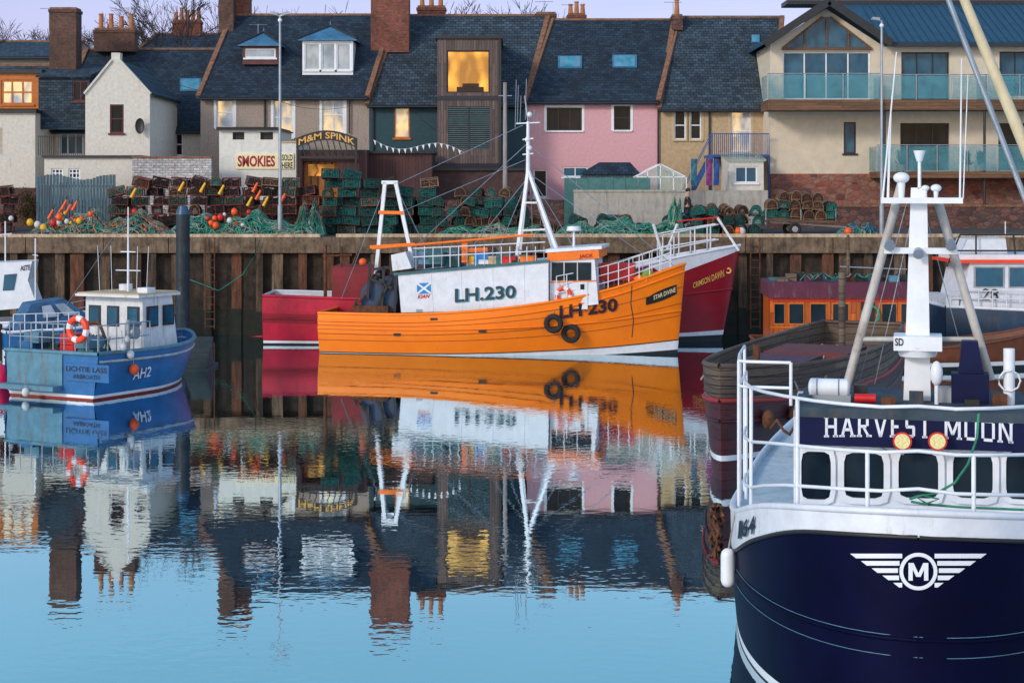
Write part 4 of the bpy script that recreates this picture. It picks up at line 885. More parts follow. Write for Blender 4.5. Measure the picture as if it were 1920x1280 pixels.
def rail(par,pts,h,lv,r,mat,name='railing',every=1):
    m=MB(); pts=[V(p) for p in pts]
    for i,p in enumerate(pts):
        if i%every==0: m.cyl(p,p+V((0,0,h)),r,mat,n=6)
    for q in lv: m.tube([p+V((0,0,h*q)) for p in pts],r,mat,6)
    return m.part(name,par)
def quadtext(st,name,par,fr,c,q,hull,sd,mat,bold=0,off=.02,dx=0,dz=0,shear=0,arch=0,cuts=0):
    P4=[fr.y(a,b,c) for a,b in q]
    def f(u,w):
        p=(P4[0]*(1-u)+P4[1]*u)*(1-w)+(P4[3]*(1-u)+P4[2]*u)*w; x,z=p.x+dx,p.z+dz+arch*math.sin(u*math.pi)
        return V((x,sd*((hull.y(x,z) if hull else abs(c))+off),z))
    return text(st,name,par,f,mat,bold,shear,cuts=cuts or (12 if hull else 0))
def pb(m,fr,c,a,b,r,mat,n=6,c2=None): m.cyl(fr.y(a[0],a[1],c),fr.y(b[0],b[1],c if c2 is None else c2),r,mat,n=n)
# ------------------------------------------------------------ ORANGE BOAT
rot=math.radians(-8); L=14.15; stem=V((X(1285,66.2),66.2,0)); loc=stem-V((math.cos(rot),math.sin(rot),0))*L
T=thing('fishing_boat',loc,'orange hulled fishing boat with white superstructure','boat',rot,True)
fr=Fr(loc,rot)
hu=Hull(L,4.7,[(0,1.55),(.3,1.58),(.58,1.93),(.8,2.53),(1,3.47)],-.5,.35,2.1,1.25,.8,.4,.72)
vz=lambda v:(lambda t:-.5+v*(hu.sh(t)+.5))
hu.build(T,[vz(.166),vz(.255)],[antif,whiteclean,orange],deck=.7,capm=orange,deckmat=tealdk)
ringm=pm('dark_orange_seam',(.35,.07,.003),.6)
hu.strake(T,lambda t:.36*hu.sh(t)+.42,.035,orange); hu.strake(T,lambda t:hu.sh(t)-.28,.04,orange); hu.strake(T,vz(.262),.018,blackp)
for k in(.5,.62,.78): hu.strake(T,vz(k),.010,ringm,nm='plank_seam')
for px,py in((745,627),(905,620),(815,598)): 
    p=fr.y(px,py,-2.2); y=-hu.y(p.x,p.z); MB().box(p.x-.14,p.x+.14,y-.02,y+.05,p.z-.05,p.z+.05,blackp).part('scupper',T)
bx=[(752,586),(746,513),(1028,488),(1028,580)]
m=MB(); q=[fr.y(a,b,-2.02) for a,b in bx]; q=[V((p.x,-2.02,p.z)) for p in q]; m.prism(q,(0,4.04,0),white); sh=m.part('shelter_deck',T)
p=[fr.y(a,b,-2.05) for a,b in((738,514),(1030,489))]; MB().beam(p[0],p[1],.08,.1,tealdk).part('deck_edge',T)
m=MB()
for k in(.22,.42,.63,.84): a=q[1].lerp(q[2],k); b=q[0].lerp(q[3],k); m.beam(a+V((0,-.005,0)),b+V((0,-.005,0)),.02,.03,white)
m.part('panel_seam',sh)
m=MB(); q=[fr.y(a,b,-1.8) for a,b in((736,508),(733,478),(760,472),(772,503))]; m.prism([V((p.x,-1.8,p.z)) for p in q],(0,3.6,0),whiterust).part('stern_bulkhead',T)
p=fr.y(786,582,-2.03); MB().box(p.x-.12,p.x+.12,-2.04,-2.0,p.z-.05,p.z+.05,steel).part('vent_plate',T)
shad=pm('letter_blue_shadow',(.06,.3,.45),.5); letk=pm('letter_dark_teal',(.012,.045,.065),.5)
qt=[(853,567),(967,558),(967,534),(853,541)]
quadtext('LH.230','registration_number',sh,fr,-2.03,qt,None,-1,shad,.03,.012,dx=.035,dz=-.03); quadtext('LH.230','registration_number',sh,fr,-2.03,qt,None,-1,letk,.025,.02)
qt=[(1049,598),(1155,585),(1155,560),(1049,573)]
quadtext('LH·230','registration_number',T,fr,-2,qt,hu,-1,red,.03,.035,dx=.02,dz=-.02); quadtext('LH·230','registration_number',T,fr,-2,qt,hu,-1,blackp,.03,.05)
quadtext('KIAN','name_lettering',sh,fr,-2.03,[(783,560),(806,558),(806,551),(783,553)],None,-1,red,.02,.012,shear=.3)
fb=pm('flag_blue',(.01,.22,.6),.5,var=.05); m=MB(); q=[fr.y(a,b,-2.03) for a,b in((782,551),(808,550),(808,530),(782,531))]; q=[V((p.x,-2.035,p.z)) for p in q]; m.poly(q,fb)
e=V((0,-.006,0)); m.beam(q[0]+e,q[2]+e,.008,.07,whiteclean); m.beam(q[1]+e*2,q[3]+e*2,.008,.07,whiteclean); m.part('saltire_flag',sh)
bk=[(1212,571),(1268,552),(1268,534),(1212,558)]
P4=[fr.y(a,b,-.6) for a,b in bk]; m=MB(); N=10
vs=[]
for j in(0,1):
    for i in range(N+1):
        u=i/N; p=P4[0].lerp(P4[1],u) if j==0 else P4[3].lerp(P4[2],u); p.z+=(.05*math.sin(u*math.pi))*(1 if j else -1); vs.append((p.x,-hu.y(p.x,p.z)-.02,p.z))
m.add(vs,[(i,i+1,N+2+i,N+1+i) for i in range(N)],blackp); nb=m.part('name_board',T)
quadtext('STAR DIVINE','name_lettering',nb,fr,-.6,[(1226,562),(1266,548),(1266,539),(1226,554)],hu,-1,cream_s,.01,.035)
wc=-1.75
q=[fr.y(a,b,wc) for a,b in((1031,582),(1031,482),(1114,478),(1122,570))]; q=[V((p.x,wc,p.z)) for p in q]
wh=MB().prism(q,(0,3.3,0),white).part('wheelhouse',T)
m=MB(); q2=[fr.y(a,b,wc-.08) for a,b in((1026,490),(1026,472),(1122,466),(1124,484))]; m.prism([V((p.x,wc-.08,p.z)) for p in q2],(0,3.5,0),orange2); m.part('visor',wh)
q3=[fr.y(a,b,wc-.12) for a,b in((1020,474),(1020,468),(1128,461),(1128,467))]; MB().prism([V((p.x,wc-.12,p.z)) for p in q3],(0,3.6,0),whiteclean).part('roof',wh)
def sidewin(fr,c,a,b,t,bt,par,fm=blackp,gm=gl_dk,th=.03):
    q=[fr.y(x_,y_,c) for x_,y_ in((a,bt),(b,bt),(b,t),(a,t))]
    q=[V((p.x,c,p.z)) for p in q]; cc=sum(q,V((0,0,0)))/4
    w=MB().prism([cc+(p-cc)*1.14+V((0,-.02,0)) for p in q],(0,.03,0),fm).part('window',par); MB().poly([p+V((0,-.03,0)) for p in q],gm).part('pane',w)
for a,b in((1036,1055),(1060,1080),(1085,1107)): sidewin(fr,wc,a,b,494,524,wh,blackp,gl_wh)
quadtext('JACK','name_lettering',wh,fr,wc-.1,[(1086,486),(1112,484),(1112,475),(1086,477)],None,-1,redl,.02,.012)
m=MB(); a,b=fr.y(1032,529,wc-.02),fr.y(1118,526,wc-.02); m.beam(a,b,.04,.04,orange2); m.part('trim',wh)
p=fr.y(1057,553,wc-.08); MB().torus((p.x,wc-.09,p.z),.26,.075,(0,1,0),redor,20,8,whiteclean).part('lifebuoy',T,'red and white lifebuoy')
p=fr.y(1092,555,wc-.02); MB().box(p.x-.2,p.x+.2,wc-.03,wc,p.z-.5,p.z+.55,whiterust).box(p.x-.08,p.x+.08,wc-.035,wc-.03,p.z+.25,p.z+.45,gl_wh).part('door',wh)
m=MB(); p=fr.y(1076,430,-.3); m.cyl((p.x,-.3,p.z-.8),(p.x,-.3,p.z),.05,white); m.cyl(p-V((0,0,.05)),p+V((0,0,.12)),.3,white,.25,12); m.part('radar_dome',T)
def frame2(par,fr,c,segs,name,mat,r=.1):
    m=MB()
    for a,b in segs: p0,p1=fr.y(a[0],a[1],c),fr.y(b[0],b[1],c); m.beam(p0,p1,r*1.6,r*1.6,mat)
    return m.part(name,par)
for c in(-.9,.5):
    frame2(T,fr,c,[((700,560),(722,342)),((776,500),(742,342)),((716,342),(746,342))],'gantry_leg',whiteclean,.085)
frame2(T,fr,-.95,[((710,398),(756,399)),((694,463),(778,458))],'gantry_crossbar',orange2,.08)
MB().beam(fr.y(722,344,-.9),fr.y(722,344,.5)+V((0,.3,0)),.15,.15,whiteclean).beam(fr.y(742,344,-.9),fr.y(742,344,.5),.15,.15,whiteclean).part('gantry_beam',T)
m=MB()
for i in range(16):
    a=780+i*16; pb(m,fr,-1.9,(a,505-i*1.0),(a,462),.02,whiterust if i%3 else steel)
for yy in(462,478): pb(m,fr,-1.9,(775,yy+4),(1022,yy-8),.025,white)
for yy in(462,478): pb(m,fr,1.9,(775,yy+4),(1012,yy-8),.025,steel)
pb(m,fr,-1.7,(698,466),(1000,440),.05,orange2); m.part('railing',T)
m=MB(); p=fr.y(871,487,-1.5); m.box(p.x-.1,p.x+.12,-1.6,-1.3,p.z-.1,p.z+.75,orange2); m.beam((p.x,-1.45,p.z+.35),(p.x+.9,-1.45,p.z+.4),.15,.15,orange2); m.part('deck_crane',T)
for k,(a,cc) in enumerate(((885,red),(893,yellow),(903,fb),(912,whiteclean),(930,tan),(945,tealdk),(800,greyblue),(955,red),(820,tealdk),(975,blackp),(990,orange2))): p=fr.y(a,492,-1.1); MB().box(p.x-.25,p.x+.3,-1.4-.02*k,-.7,p.z-.05,p.z+.12+.14*(k%3),cc).part('fish_box',T)
m=MB(); p=fr.y(840,494,0)
m.box(p.x-.8,p.x+.6,-.8,.8,p.z-.1,p.z+.55,tealdk).part('deck_hatch',T); MB().cyl((p.x+1.6,-.6,p.z+.35),(p.x+1.6,.6,p.z+.35),.35,rust,None,12).part('deck_winch',T)
m=MB()
for i in range(40):
    p=fr.y(785+random.random()*215,482,-.9+random.random()*1.5); a=random.random()*6
    m.tube([(p.x+.13*k*math.cos(a),p.y,p.z+.1*abs(math.sin(k*1.3+i))+.1*(i%3)) for k in range(6)],.025,random.choice(tr+[bluem]),4)
m.part('loose_rope',T)
def Y(px,py,c=0): return fr.y(px,py,c)
m=MB(); top=Y(990,318)
for a,c in(((966,500),-1.),((972,500),1.),((1056,500),-.6),((1048,500),.9)): m.beam(Y(a[0],a[1],c),top,.12,.12,whiteclean)
m.beam(Y(978,432,-.7),Y(1022,430,-.5),.07,.07,whiteclean).beam(Y(984,380,-.4),Y(1006,380,-.3),.07,.07,whiteclean)
m.cyl(Y(990,330),Y(990,228),.09,whiteclean,.06,10).cyl(Y(990,228),Y(984,180),.03,steel)
for yy,w_ in((232,22),(262,10),(290,10)): m.cyl(Y(990-w_,yy),Y(990+w_,yy-2),.03,whiteclean)
for a,yy,t_ in((970,232,160),(1000,232,205),(1006,232,212),(975,232,180),(966,240,150),(985,225,148)): m.cyl(Y(a,yy),Y(a+2,t_),.014,steel,n=4)
for yy in(215,262,278): m.sph(Y(985+(yy%3)*4,yy),.11,whiteclean,8,6)
m.part('mast',T)
for a,b in(((990,270),(1262,497)),((992,325),(1210,480)),((988,270),(770,470)),((985,300),(745,400)),((990,232),(1000,480)),((745,345),(980,235)),((992,330),(880,470)),((992,325),(1080,470)),((992,330),(930,480)),((740,345),(800,470)),((724,345),(640,560))): MB().cyl(Y(*a),Y(*b),.014,steel,n=4).part('rigging_wire',T)
pts=[]
for i in range(12):
    t_=.66+.3*i/11; x=hu.P(t_,hu.sh(t_),-1,.12); pts.append(x)
rail(T,pts,.95,(.33,.66,1),.02,white); rail(T,[V((p.x,-p.y,p.z)) for p in pts],.95,(.33,.66,1),.02,white)
for a,b in((1190,525),(1200,529)): p=fr.y(a,b,-.9); MB().beam(p,p+V((.25,0,.15)),.12,.2,orange2).part('deck_cleat',T)
p=fr.y(1167,500,.3); MB().box(p.x-.8,p.x+.5,-.5,.6,p.z-.5,p.z+.15,red).part('windlass',T); p=fr.y(1215,520,0); MB().sph(p,.3,pm('green_float',(.25,.45,.05)),10,8).part('deck_float',T)
for px,py in((1037,607),(1068,627)):
    p=fr.y(px,py,-2.2); y=-hu.y(p.x,p.z)-.14; m=MB(); m.torus((p.x,y,p.z),.27,.105,(0,1,.05),rubber,26,10)
    z1=hu.sh(p.x/L)+.05; m.cyl((p.x,y+.02,p.z+.3),(p.x,y+.1,z1),.015,tr[2],n=4); m.part('tyre_fender',T,'black tyre fender hung on rope')
m=MB(); m.tube([fr.y(1185,535,-1.5),fr.y(1183,570,-1.75),fr.y(1188,600,-1.7),fr.y(1185,632,-1.6)],.02,rubber,4); m.part('mooring_rope',T)
m=MB(); p=fr.y(722,555,-.2); 
for y in(-1.3,1.2): m.cyl((p.x,y-.03,p.z),(p.x,y+.03,p.z),.75,pm('drum_blue',(.01,.05,.13),.5,dirt=(.12,.05,.02),da=.5),None,24)
m.cyl((p.x,-1.3,p.z),(p.x,1.2,p.z),.42,pm('wound_net',(.02,.03,.025),.95,bump=.8,scale=8),None,14); m.part('net_drum',T)
m=MB(); 
for a,b in(((690,560),(694,490)),((700,505),(735,500)),((716,585),(720,500)),((655,585),(690,545)),((668,585),(668,560)),((740,585),(744,500)),((690,520),(735,540)),((700,585),(735,520))): m.beam(fr.y(a[0],a[1],-1.5),fr.y(b[0],b[1],-1.5),.1,.1,rust if a[0]%2 else blackp)
p=fr.y(700,578,-1.5); m.box(p.x-.7,p.x+.6,-1.6,1.4,p.z-.2,p.z+.1,rust)
for a,b in((712,515),(722,508),(705,522)): m.sph(fr.y(a,b,-1.2),.2,blackp,8,6)
m.part('stern_winch',T); m=MB(); m.sph(fr.y(680,491,-1.5),.15,bm[0],12,8); m.part('buoy',T)
# ------------------------------------------------------------ CRIMSON BOAT
loc=V((X(492,69.8),71.6,0)); Lc=X(1388,71.6)-loc.x; T=thing('fishing_boat',loc,'crimson red fishing boat with white bow moored at quay','boat',0,True); fr=Fr(loc,0)
hu=Hull(Lc,4.6,[(0,2.0),(.3,1.9),(.6,2.4),(.85,3.5),(1,4.02)],-.6,.9,2.2,1.3,.8,.4,.7)
whz=lambda t:hu.sh(t)-.02-.75*max(0,min(1,(t-.8)/.05))*(1-.75*max(0,(t-.85)/.15))
hu.build(T,[lambda t:.06+.45*max(0,t-.5),lambda t:.12+max(0,.5-t)*.1+.9*max(0,t-.6),lambda t:min(whz(t),hu.sh(t)-.01)],[antif,whiteclean,crimson,white],deck=.6,capm=white,n=60)
m=MB(); vs=[hu.P(.0+t_*.22,.2+(hu.sh(t_*.22)-.22)*j/3,-1,-.012) for j in range(4) for t_ in [i/10 for i in range(11)]]; m.add(vs,[(j*11+i,j*11+i+1,j*11+i+12,j*11+i+11) for j in range(3) for i in range(10)],pinkred,True); m.poly([hu.P(0,.2,1,-.01)+V((-.012,0,0)),hu.P(0,.2,-1,-.01)+V((-.012,0,0)),hu.P(0,1.98,-1,-.01)+V((-.012,0,0)),hu.P(0,1.98,1,-.01)+V((-.012,0,0))],pinkred); m.part('stern_plating',T,'faded pinkish red stern plating')
MB().tube([hu.P(.22*i/10,hu.sh(.22*i/10)+.02,-1,.02) for i in range(11)],.07,pinkred,6).part('gunwale',T)
hu.strake(T,lambda t:hu.sh(t)*.55,.04,crimson)
for a,c_,mt in(((622,500,700,575),-1.2,pm('dull_red_steel',(.24,.015,.025),.6,dirt=(.1,.04,.03),da=.5)),((700,520,900,575),-1.,crimson)): 
    p0,p1=fr.y(a[0],a[3],c_),fr.y(a[2],a[1],c_); MB().box(p0.x,p1.x,-1.2,1.5,p0.z,p1.z,mt).part('deckhouse',T)
m=MB(); pb(m,fr,-1.2,(610,575),(610,460),.08,rust); pb(m,fr,-1.2,(640,500),(640,462),.05,rust); pb(m,fr,-1.2,(605,480),(660,478),.05,rust); pb(m,fr,-1.2,(660,500),(672,470),.05,rust); m.part('stern_frame',T)
pts=[hu.P(.83+.155*i/9,hu.sh(.83+.155*i/9),-1,.15) for i in range(10)]
rail(T,pts[:8],1.05,(.4,1),.035,whiterust,every=2); rail(T,[V((p.x,-p.y,p.z)) for p in pts[:8]],1.05,(.4,1),.035,whiterust,every=2)
m=MB(); pb(m,fr,-.2,(1385,470),(1345,408),.06,whiteclean); pb(m,fr,-.8,(1270,415),(1345,408),.04,red); pb(m,fr,-.8,(1240,470),(1225,420),.07,whiterust); pb(m,fr,-.8,(1250,470),(1270,420),.06,whiterust); m.part('bow_frame',T)
quadtext('CRIMSON DAWN','name_lettering',T,fr,-1.,[(1300,541),(1362,520),(1360,506),(1300,531)],hu,-1,gold,.015,.03)
m=MB(); p=fr.y(1367,508,-.5); m.torus((p.x,-hu.y(p.x,p.z)-.03,p.z),.1,.035,(0.3,1,0),gold,12,5); m.part('bow_emblem',T)
# ------------------------------------------------------------ BLUE SMALL BOAT
th=math.radians(27); rot=math.pi/2-th; loc=V((-14.05,52,0)); T=thing('fishing_boat',loc,'small blue fishing boat with white wheelhouse and rusty deck','boat',rot,True); fr=Fr(loc,rot)
hu=Hull(6.5,3.9,[(0,1.4),(.5,1.36),(.8,1.44),(1,1.6)],-.4,.45,2.3,1.35,.95,.45,.8)
hu.build(T,[lambda t:.06,lambda t:.15],[pm('red_antifoul',(.26,.02,.015),.6),whiteclean,blueh],deck=.5,capm=greyblue,capr=.07,deckmat=tealdk)
hu.strake(T,lambda t:hu.sh(t)-.24,.045,pm('pale_grey_belting',(.4,.45,.5),.5,dirt=(.2,.12,.07),da=.52))
m=MB(); vs=[hu.P(.82+.18*i/8,.7+(hu.sh(.9)-.66)*j/2,-1,-.012) for j in range(3) for i in range(9)]; m.add(vs,[(j*9+i,j*9+i+1,j*9+i+10,j*9+i+9) for j in range(2) for i in range(8)],pm('rusty_bow_plate',(.16,.15,.17),.7,var=.3,dirt=(.12,.05,.03),da=.42),True); m.part('bow_plate',T)
a=fr.x(122,680,-.02); b=fr.x(205,718,-.02); nb=MB().box(-.05,-.005,a.y,b.y,b.z,a.z,blueh).part('name_board',T)
blk=pm('letter_navy',(.005,.01,.03),.5)
text('LICHTIE LASS','name_lettering',nb,lambda u,w_:V((-.06,a.y+(b.y-a.y)*(.04+.92*u),b.z+(a.z-b.z)*(.55+.3*w_))),blk,.02)
text('ARBROATH','name_lettering',nb,lambda u,w_:V((-.06,a.y+(b.y-a.y)*(.2+.6*u),b.z+(a.z-b.z)*(.15+.25*w_))),blk,.02)
a2=fr.x(15,650,0); b2=fr.x(118,735,0); MB().box(-.45,0,a2.y,b2.y,.25,.4,greyblue).box(-.04,0,a2.y,b2.y,.4,1.36,greyblue).part('stern_platform',T)
def f(u,w_):
    x=1.5+.8*u; z=.5+.32*w_+u*.03; return V((x,-hu.y(x,z)-.06,z))
text('AH2','registration_number',T,f,whiteclean,.01,cuts=6)
x0,x1,z0,z1=2.9,4.6,.9,2.93; m=MB()
def rr(x_a,x_b,yb,z_,c_=.22): return [V((x_a,-yb,z_)),V((x_b-c_,-yb,z_)),V((x_b,-yb+c_,z_)),V((x_b,yb-c_,z_)),V((x_b-c_,yb,z_)),V((x_a,yb,z_))]
A_=rr(x0,x1+.3,1.2,z0); B_=rr(x0,x1,1.15,z1); m.add(A_+B_,[(i,(i+1)%6,6+(i+1)%6,6+i) for i in range(6)]+[tuple(range(6,12))],whiterust); wh=m.part('wheelhouse',T)
MB().prism(rr(x0-.35,x1+.25,1.3,z1),(0,0,.08),whiterust).prism(rr(x0-.3,x1+.2,1.25,z1+.081),(0,0,.04),tan).part('roof',wh)
for y in(-1.02,-.2,.55):
    w_=MB().box(x0-.03,x0,y-.02,y+.46,z1-.95,z1-.3,blackp).part('window',wh); MB().box(x0-.04,x0-.032,y+.04,y+.4,z1-.89,z1-.36,gl_bl).part('pane',w_)
for x in(3.1,3.9):
    w_=MB().box(x-.03,x+.5,-1.23,-1.18,z1-.95,z1-.3,blackp).part('window',wh); MB().box(x+.03,x+.44,-1.24,-1.232,z1-.89,z1-.36,gl_bl).part('pane',w_)
m=MB(); m.cyl((3.6,0,z1),(3.6,0,z1+2.85),.045,white,.02,8)
for z,w_ in((z1+.8,.5),(z1+1.4,.3)): m.cyl((3.6,-w_,z),(3.6,w_,z),.02,white)
for y in(-.5,.5,-.9,1): m.cyl((3.4,y,z1),(3.4,y*1.1,z1+1.6),.012,white,n=4)
m.cyl((3.6,0,z1+2.6),(.2,0,z1-.6),.008,steel,n=4); m.part('mast',T)
MB().box(3.2,3.6,-1.1,-.7,z1+.12,z1+.28,white).part('horn_box',wh); MB().cyl((4.2,.6,z1+.1),(4.2,.6,z1+.32),.22,white,None,12).part('radar_dome',wh)
pts=[V((.1,-1.75+3.5*i/8,1.4)) for i in range(9)]; rail(T,pts,.85,(.5,1),.02,steel)
pts=[hu.P(.02+.35*i/6,hu.sh(.1),-1,.1) for i in range(7)]; rail(T,pts,.85,(.5,1),.02,steel)
p=fr.x(146,617,-.05); m=MB(); m.torus((-.05,p.y,p.z),.33,.1,(1,0,.0),redor,24,8,whiteclean); m.part('lifebuoy',T,'orange and white lifebuoy on stern rail')
for y,z,c_ in((-.3,1.5,red),(-.3,1.85,red),(-1.,1.4,tealdk),(.9,1.3,greyblue),(1.4,1.55,blueh),(.5,1.35,rust),(1.15,1.85,greyblue),(-.85,1.75,greyblue)): MB().box(.4,1.1,y-.3,y+.3,z-.25,z+.08,c_).part('fish_box',T)
m=MB()
for i in range(26):
    a=random.random()*6; o_=random.uniform(-1.3,1.3); m.tube([(1.2+.2*math.sin(a+k),o_+.05*k,1.55+.3*math.sin(a*2+k*.8)) for k in range(10)],.022,(tr+[blackp])[i%4],4)
m.part('rope_tangle',T)
m=MB(); m.cyl((1.8,-1.5,1.),(1.8,-1.5,2.3),.06,steel); m.cyl((1.8,-1.5,2.25),(2.3,-1.6,2.15),.05,steel); m.cyl((2.,-1.66,1.9),(2.,-1.5,1.9),.2,steel,None,12); m.cyl((1.5,-1.2,1),(1.5,-.6,2.2),.05,rust); m.cyl((1.5,-.6,2.2),(1.5,.6,2.2),.05,rust); m.cyl((1.5,.6,2.2),(1.5,1.2,1.),.05,rust); m.part('pot_hauler',T)
for px,py,r,mt in((243,692,.15,bm[0]),(238,664,.12,bm[1]),(225,650,.11,bm[1]),(232,636,.1,bm[1]),(48,735,.12,bm[1])):
    if px<100: p=fr.x(px,py,-.55); 
    else:
        p=fr.y(px,py,-1.9); p.y=-hu.y(max(.1,p.x),p.z)-r
    m=MB(); m.sph(p,r,mt,12,8,(1,1,1.15)); m.cyl(p,p+V((0,.05,.5)),.012,tr[2],n=4); m.part('fender_buoy',T)
D=59.5; x=X(362,D); m=MB(); pn=pm('dark_pontoon',(.02,.04,.05),.7,var=.3)
for i in range(6): m.box(x-.3,x+.45,D+i*.25,D+i*.25+.22,.1,.25+i*.17,pn)
m.box(x-.35,x+.5,D-.1,D+2.2,-.3,.12,pn); m.top('pontoon_steps',(x,D,0),'dark stepped mooring pontoon beside the blue boat','pontoon')
D=66; x=X(343,D); MB().cyl((x,D,-2),(x,D,Z(402,D)),.27,pm('blue_black_pile',(.008,.02,.032),.6,var=.5,dirt=(.12,.16,.19),da=.58),None,16).cyl((x,D,Z(402,D)),(x,D,Z(386,D)),.27,pm('pile_cap_blue',(.015,.08,.16),.4),.17,16).top('mooring_pile',(x,D,0),'tall black steel mooring pile with blue cap','mooring post')
# ------------------------------------------------------------ far left boats
rot=math.radians(8); loc=V((X(-140,68),68.5,0)); T=thing('motor_boat',loc,'white and pale blue cabin motor boat','boat',rot,True); fr=Fr(loc,rot)
hu=Hull(7.6,2.8,[(0,1.0),(.6,1.15),(1,1.6)],-.3,.8,2,1.3,.9,.4,.8); hu.build(T,[lambda t:.1,lambda t:.75+t*.2],[antif,pm('pale_blue_grp',(.18,.48,.68),.3),whiteclean],deck=.3)
q=[fr.y(a,b,-1) for a,b in((-100,590),(-100,497),(60,490),(52,525),(70,575))]; wh=MB().prism([V((p.x,-1,p.z)) for p in q],(0,2.,0),whiteclean).part('cabin',T)
for qq in(((5,545),(8,515),(32,513),(26,544)),((-60,548),(-60,515),(-5,515),(-5,547))):
    q=[fr.y(a,b,-1.02) for a,b in qq]; MB().poly([V((p.x,-1.02,p.z)) for p in q],gl_bl).part('window',wh)
quadtext('ASTE','name_lettering',wh,fr,-1.02,[(38,508),(57,506),(57,496),(38,498)],None,-1,blk,.02,.012)
m=MB(); pb(m,fr,0,(10,490),(10,415),.03,whiteclean); pb(m,fr,0,(-20,490),(-16,440),.02,whiteclean); pb(m,fr,0,(0,440),(22,438),.02,whiteclean); m.part('mast',T)
rail(T,[hu.P(.55+.4*i/6,hu.sh(.55+.4*i/6),-1,.1) for i in range(7)],.55,(.5,1),.018,steel)
rot=math.radians(28); loc=V((X(2,60.5),60.5,0)); T=thing('speedboat',loc,'blue and white speedboat with covered windscreen','boat',rot,True); fr=Fr(loc,rot)
hu=Hull(4.6,2.3,[(0,1.35),(.6,1.45),(1,1.75)],-.3,.9,2,1.3,.9,.4,.75); hu.build(T,[lambda t:.15,lambda t:.7],[antif,whiteclean,blueh],deck=.15,deckmat=whiteclean,capm=whiteclean)
cv=pm('blue_boat_cover',(.03,.11,.24),.6,var=.5,bump=.5); m=MB(); m.add([(.4,-.95,1.4),(3.4,-.7,1.5),(3.4,.7,1.5),(.4,.95,1.4),(.9,-.7,2.3),(2.1,-.55,2.45),(2.1,.55,2.45),(.9,.7,2.3)],[(0,1,5,4),(3,7,6,2),(0,4,7,3),(4,5,6,7)],cv); m.part('cover',T); MB().poly([(3.4,-.7,1.52),(3.4,.7,1.52),(2.1,.55,2.45),(2.1,-.55,2.45)],gl_bl).part('windscreen',T)
for k in(.3,.62): a=V((.4,-.99,1.4)).lerp(V((3.4,-.74,1.5)),k)+V((0,0,.1)); b=V((.9,-.74,2.3)).lerp(V((2.1,-.59,2.45)),k); c_=V((.4,-.99,1.4)).lerp(V((3.4,-.74,1.5)),k+.22)+V((0,0,.1)); d_=V((.9,-.74,2.3)).lerp(V((2.1,-.59,2.45)),k+.22); MB().poly([a.lerp(b,.35),c_.lerp(d_,.35),c_.lerp(d_,.85),a.lerp(b,.85)],gl_cur).part('cover_window',T)
rail(T,[hu.P(.6+.38*i/6,hu.sh(.8),-1,.1) for i in range(7)],.5,(.5,1),.018,steel); rail(T,[hu.P(.05+.5*i/6,hu.sh(.3),-1,.1) for i in range(7)],.6,(.5,1),.018,whiteclean)
m=MB(); m.box(-.5,0,-.25,.25,.3,1.6,blackp); m.part('outboard_motor',T)
MB().cyl((1.2,0,2.4),(1.2,0,4.6),.025,whiteclean).cyl((1.2,-.4,4.),(1.2,.4,4.),.015,whiteclean).part('mast',T)
D=54.5; T=thing('inflatable_fender',(X(0,D),D,0),'bright pink round fender buoy on the water','buoy'); MB().sph((X(0,D),D,.35),.36,pm('pink_red_fender',(.8,.015,.1),.4),14,10,(1,1,1.2)).part('float',T); MB().torus((X(0,D),D,.85),.07,.025,(0,1,0),blackp,10,5).part('eye',T)
# ------------------------------------------------------------ varnished wheelhouse boat
loc=V((X(1425,60),61.5,0)); rot=math.radians(-3); T=thing('fishing_boat',loc,'old wooden boat with varnished orange timber wheelhouse','boat',rot,True); fr=Fr(loc,rot)
hu=Hull(11,3.8,[(0,.95),(.5,.8),(.8,1.1),(1,1.7)],-.5,.6,2,1.3,.8,.4,.75); hu.build(T,[lambda t:.15,lambda t:.3],[antif,whiteclean,pm('brown_orange_hull',(.14,.04,.015),.6,dirt=(.04,.02,.015))],deck=.2,deckmat=oldwood)
q0,q1=fr.y(1444,650,-1.3),fr.y(1716,545,-1.3); wh=MB().box(q0.x,q1.x,-1.3,1.3,q0.z-.1,q1.z,varnish).part('wheelhouse',T)
p0,p1=fr.y(1441,558,-1.5),fr.y(1720,530,-1.5); mr=pm('maroon_roof_paint',(.085,.010,.035),.6,dirt=(.16,.13,.15),da=.54); MB().box(p0.x,p1.x,-1.5,1.5,p0.z,p1.z,mr).part('roof',wh)
tz=fr.y(1444,562,-1.33).z; tz2=fr.y(1444,612,-1.33).z
MB().box(q0.x,q1.x,-1.335,-1.3,tz-.05,tz+.03,red).box(q0.x,q1.x,-1.335,-1.3,tz2-.05,tz2,varnf).part('trim',wh)
for a,b in((1452,1470),(1480,1506),(1520,1548),(1562,1590),(1654,1680),(1690,1710)): sidewin(fr,-1.3,a,b,570,606,wh,varnf,gl_wh)
MB().box(fr.y(1614,640,-1.3).x,fr.y(1640,640,-1.3).x,-1.34,-1.3,q0.z,tz-.06,pm('dark_doorway',(.03,.012,.008))).part('door',wh)
p=fr.y(1632,590,-1.36); MB().torus((p.x,-1.4,p.z),.3,.05,(0,1,0),tr[1],18,6).part('rope_ring',wh)
for i in range(16): p=fr.y(1450+i*16,528,-.9+1.2*random.random()); c_=random.choice([tealdk,greyblue,rust,blackp,steel,mr,oldwood]); MB().box(p.x-.15,p.x+.2,p.y-.2,p.y+.3,p1.z,p1.z+random.uniform(.08,.32),c_).part('roof_box',T)
m=MB()
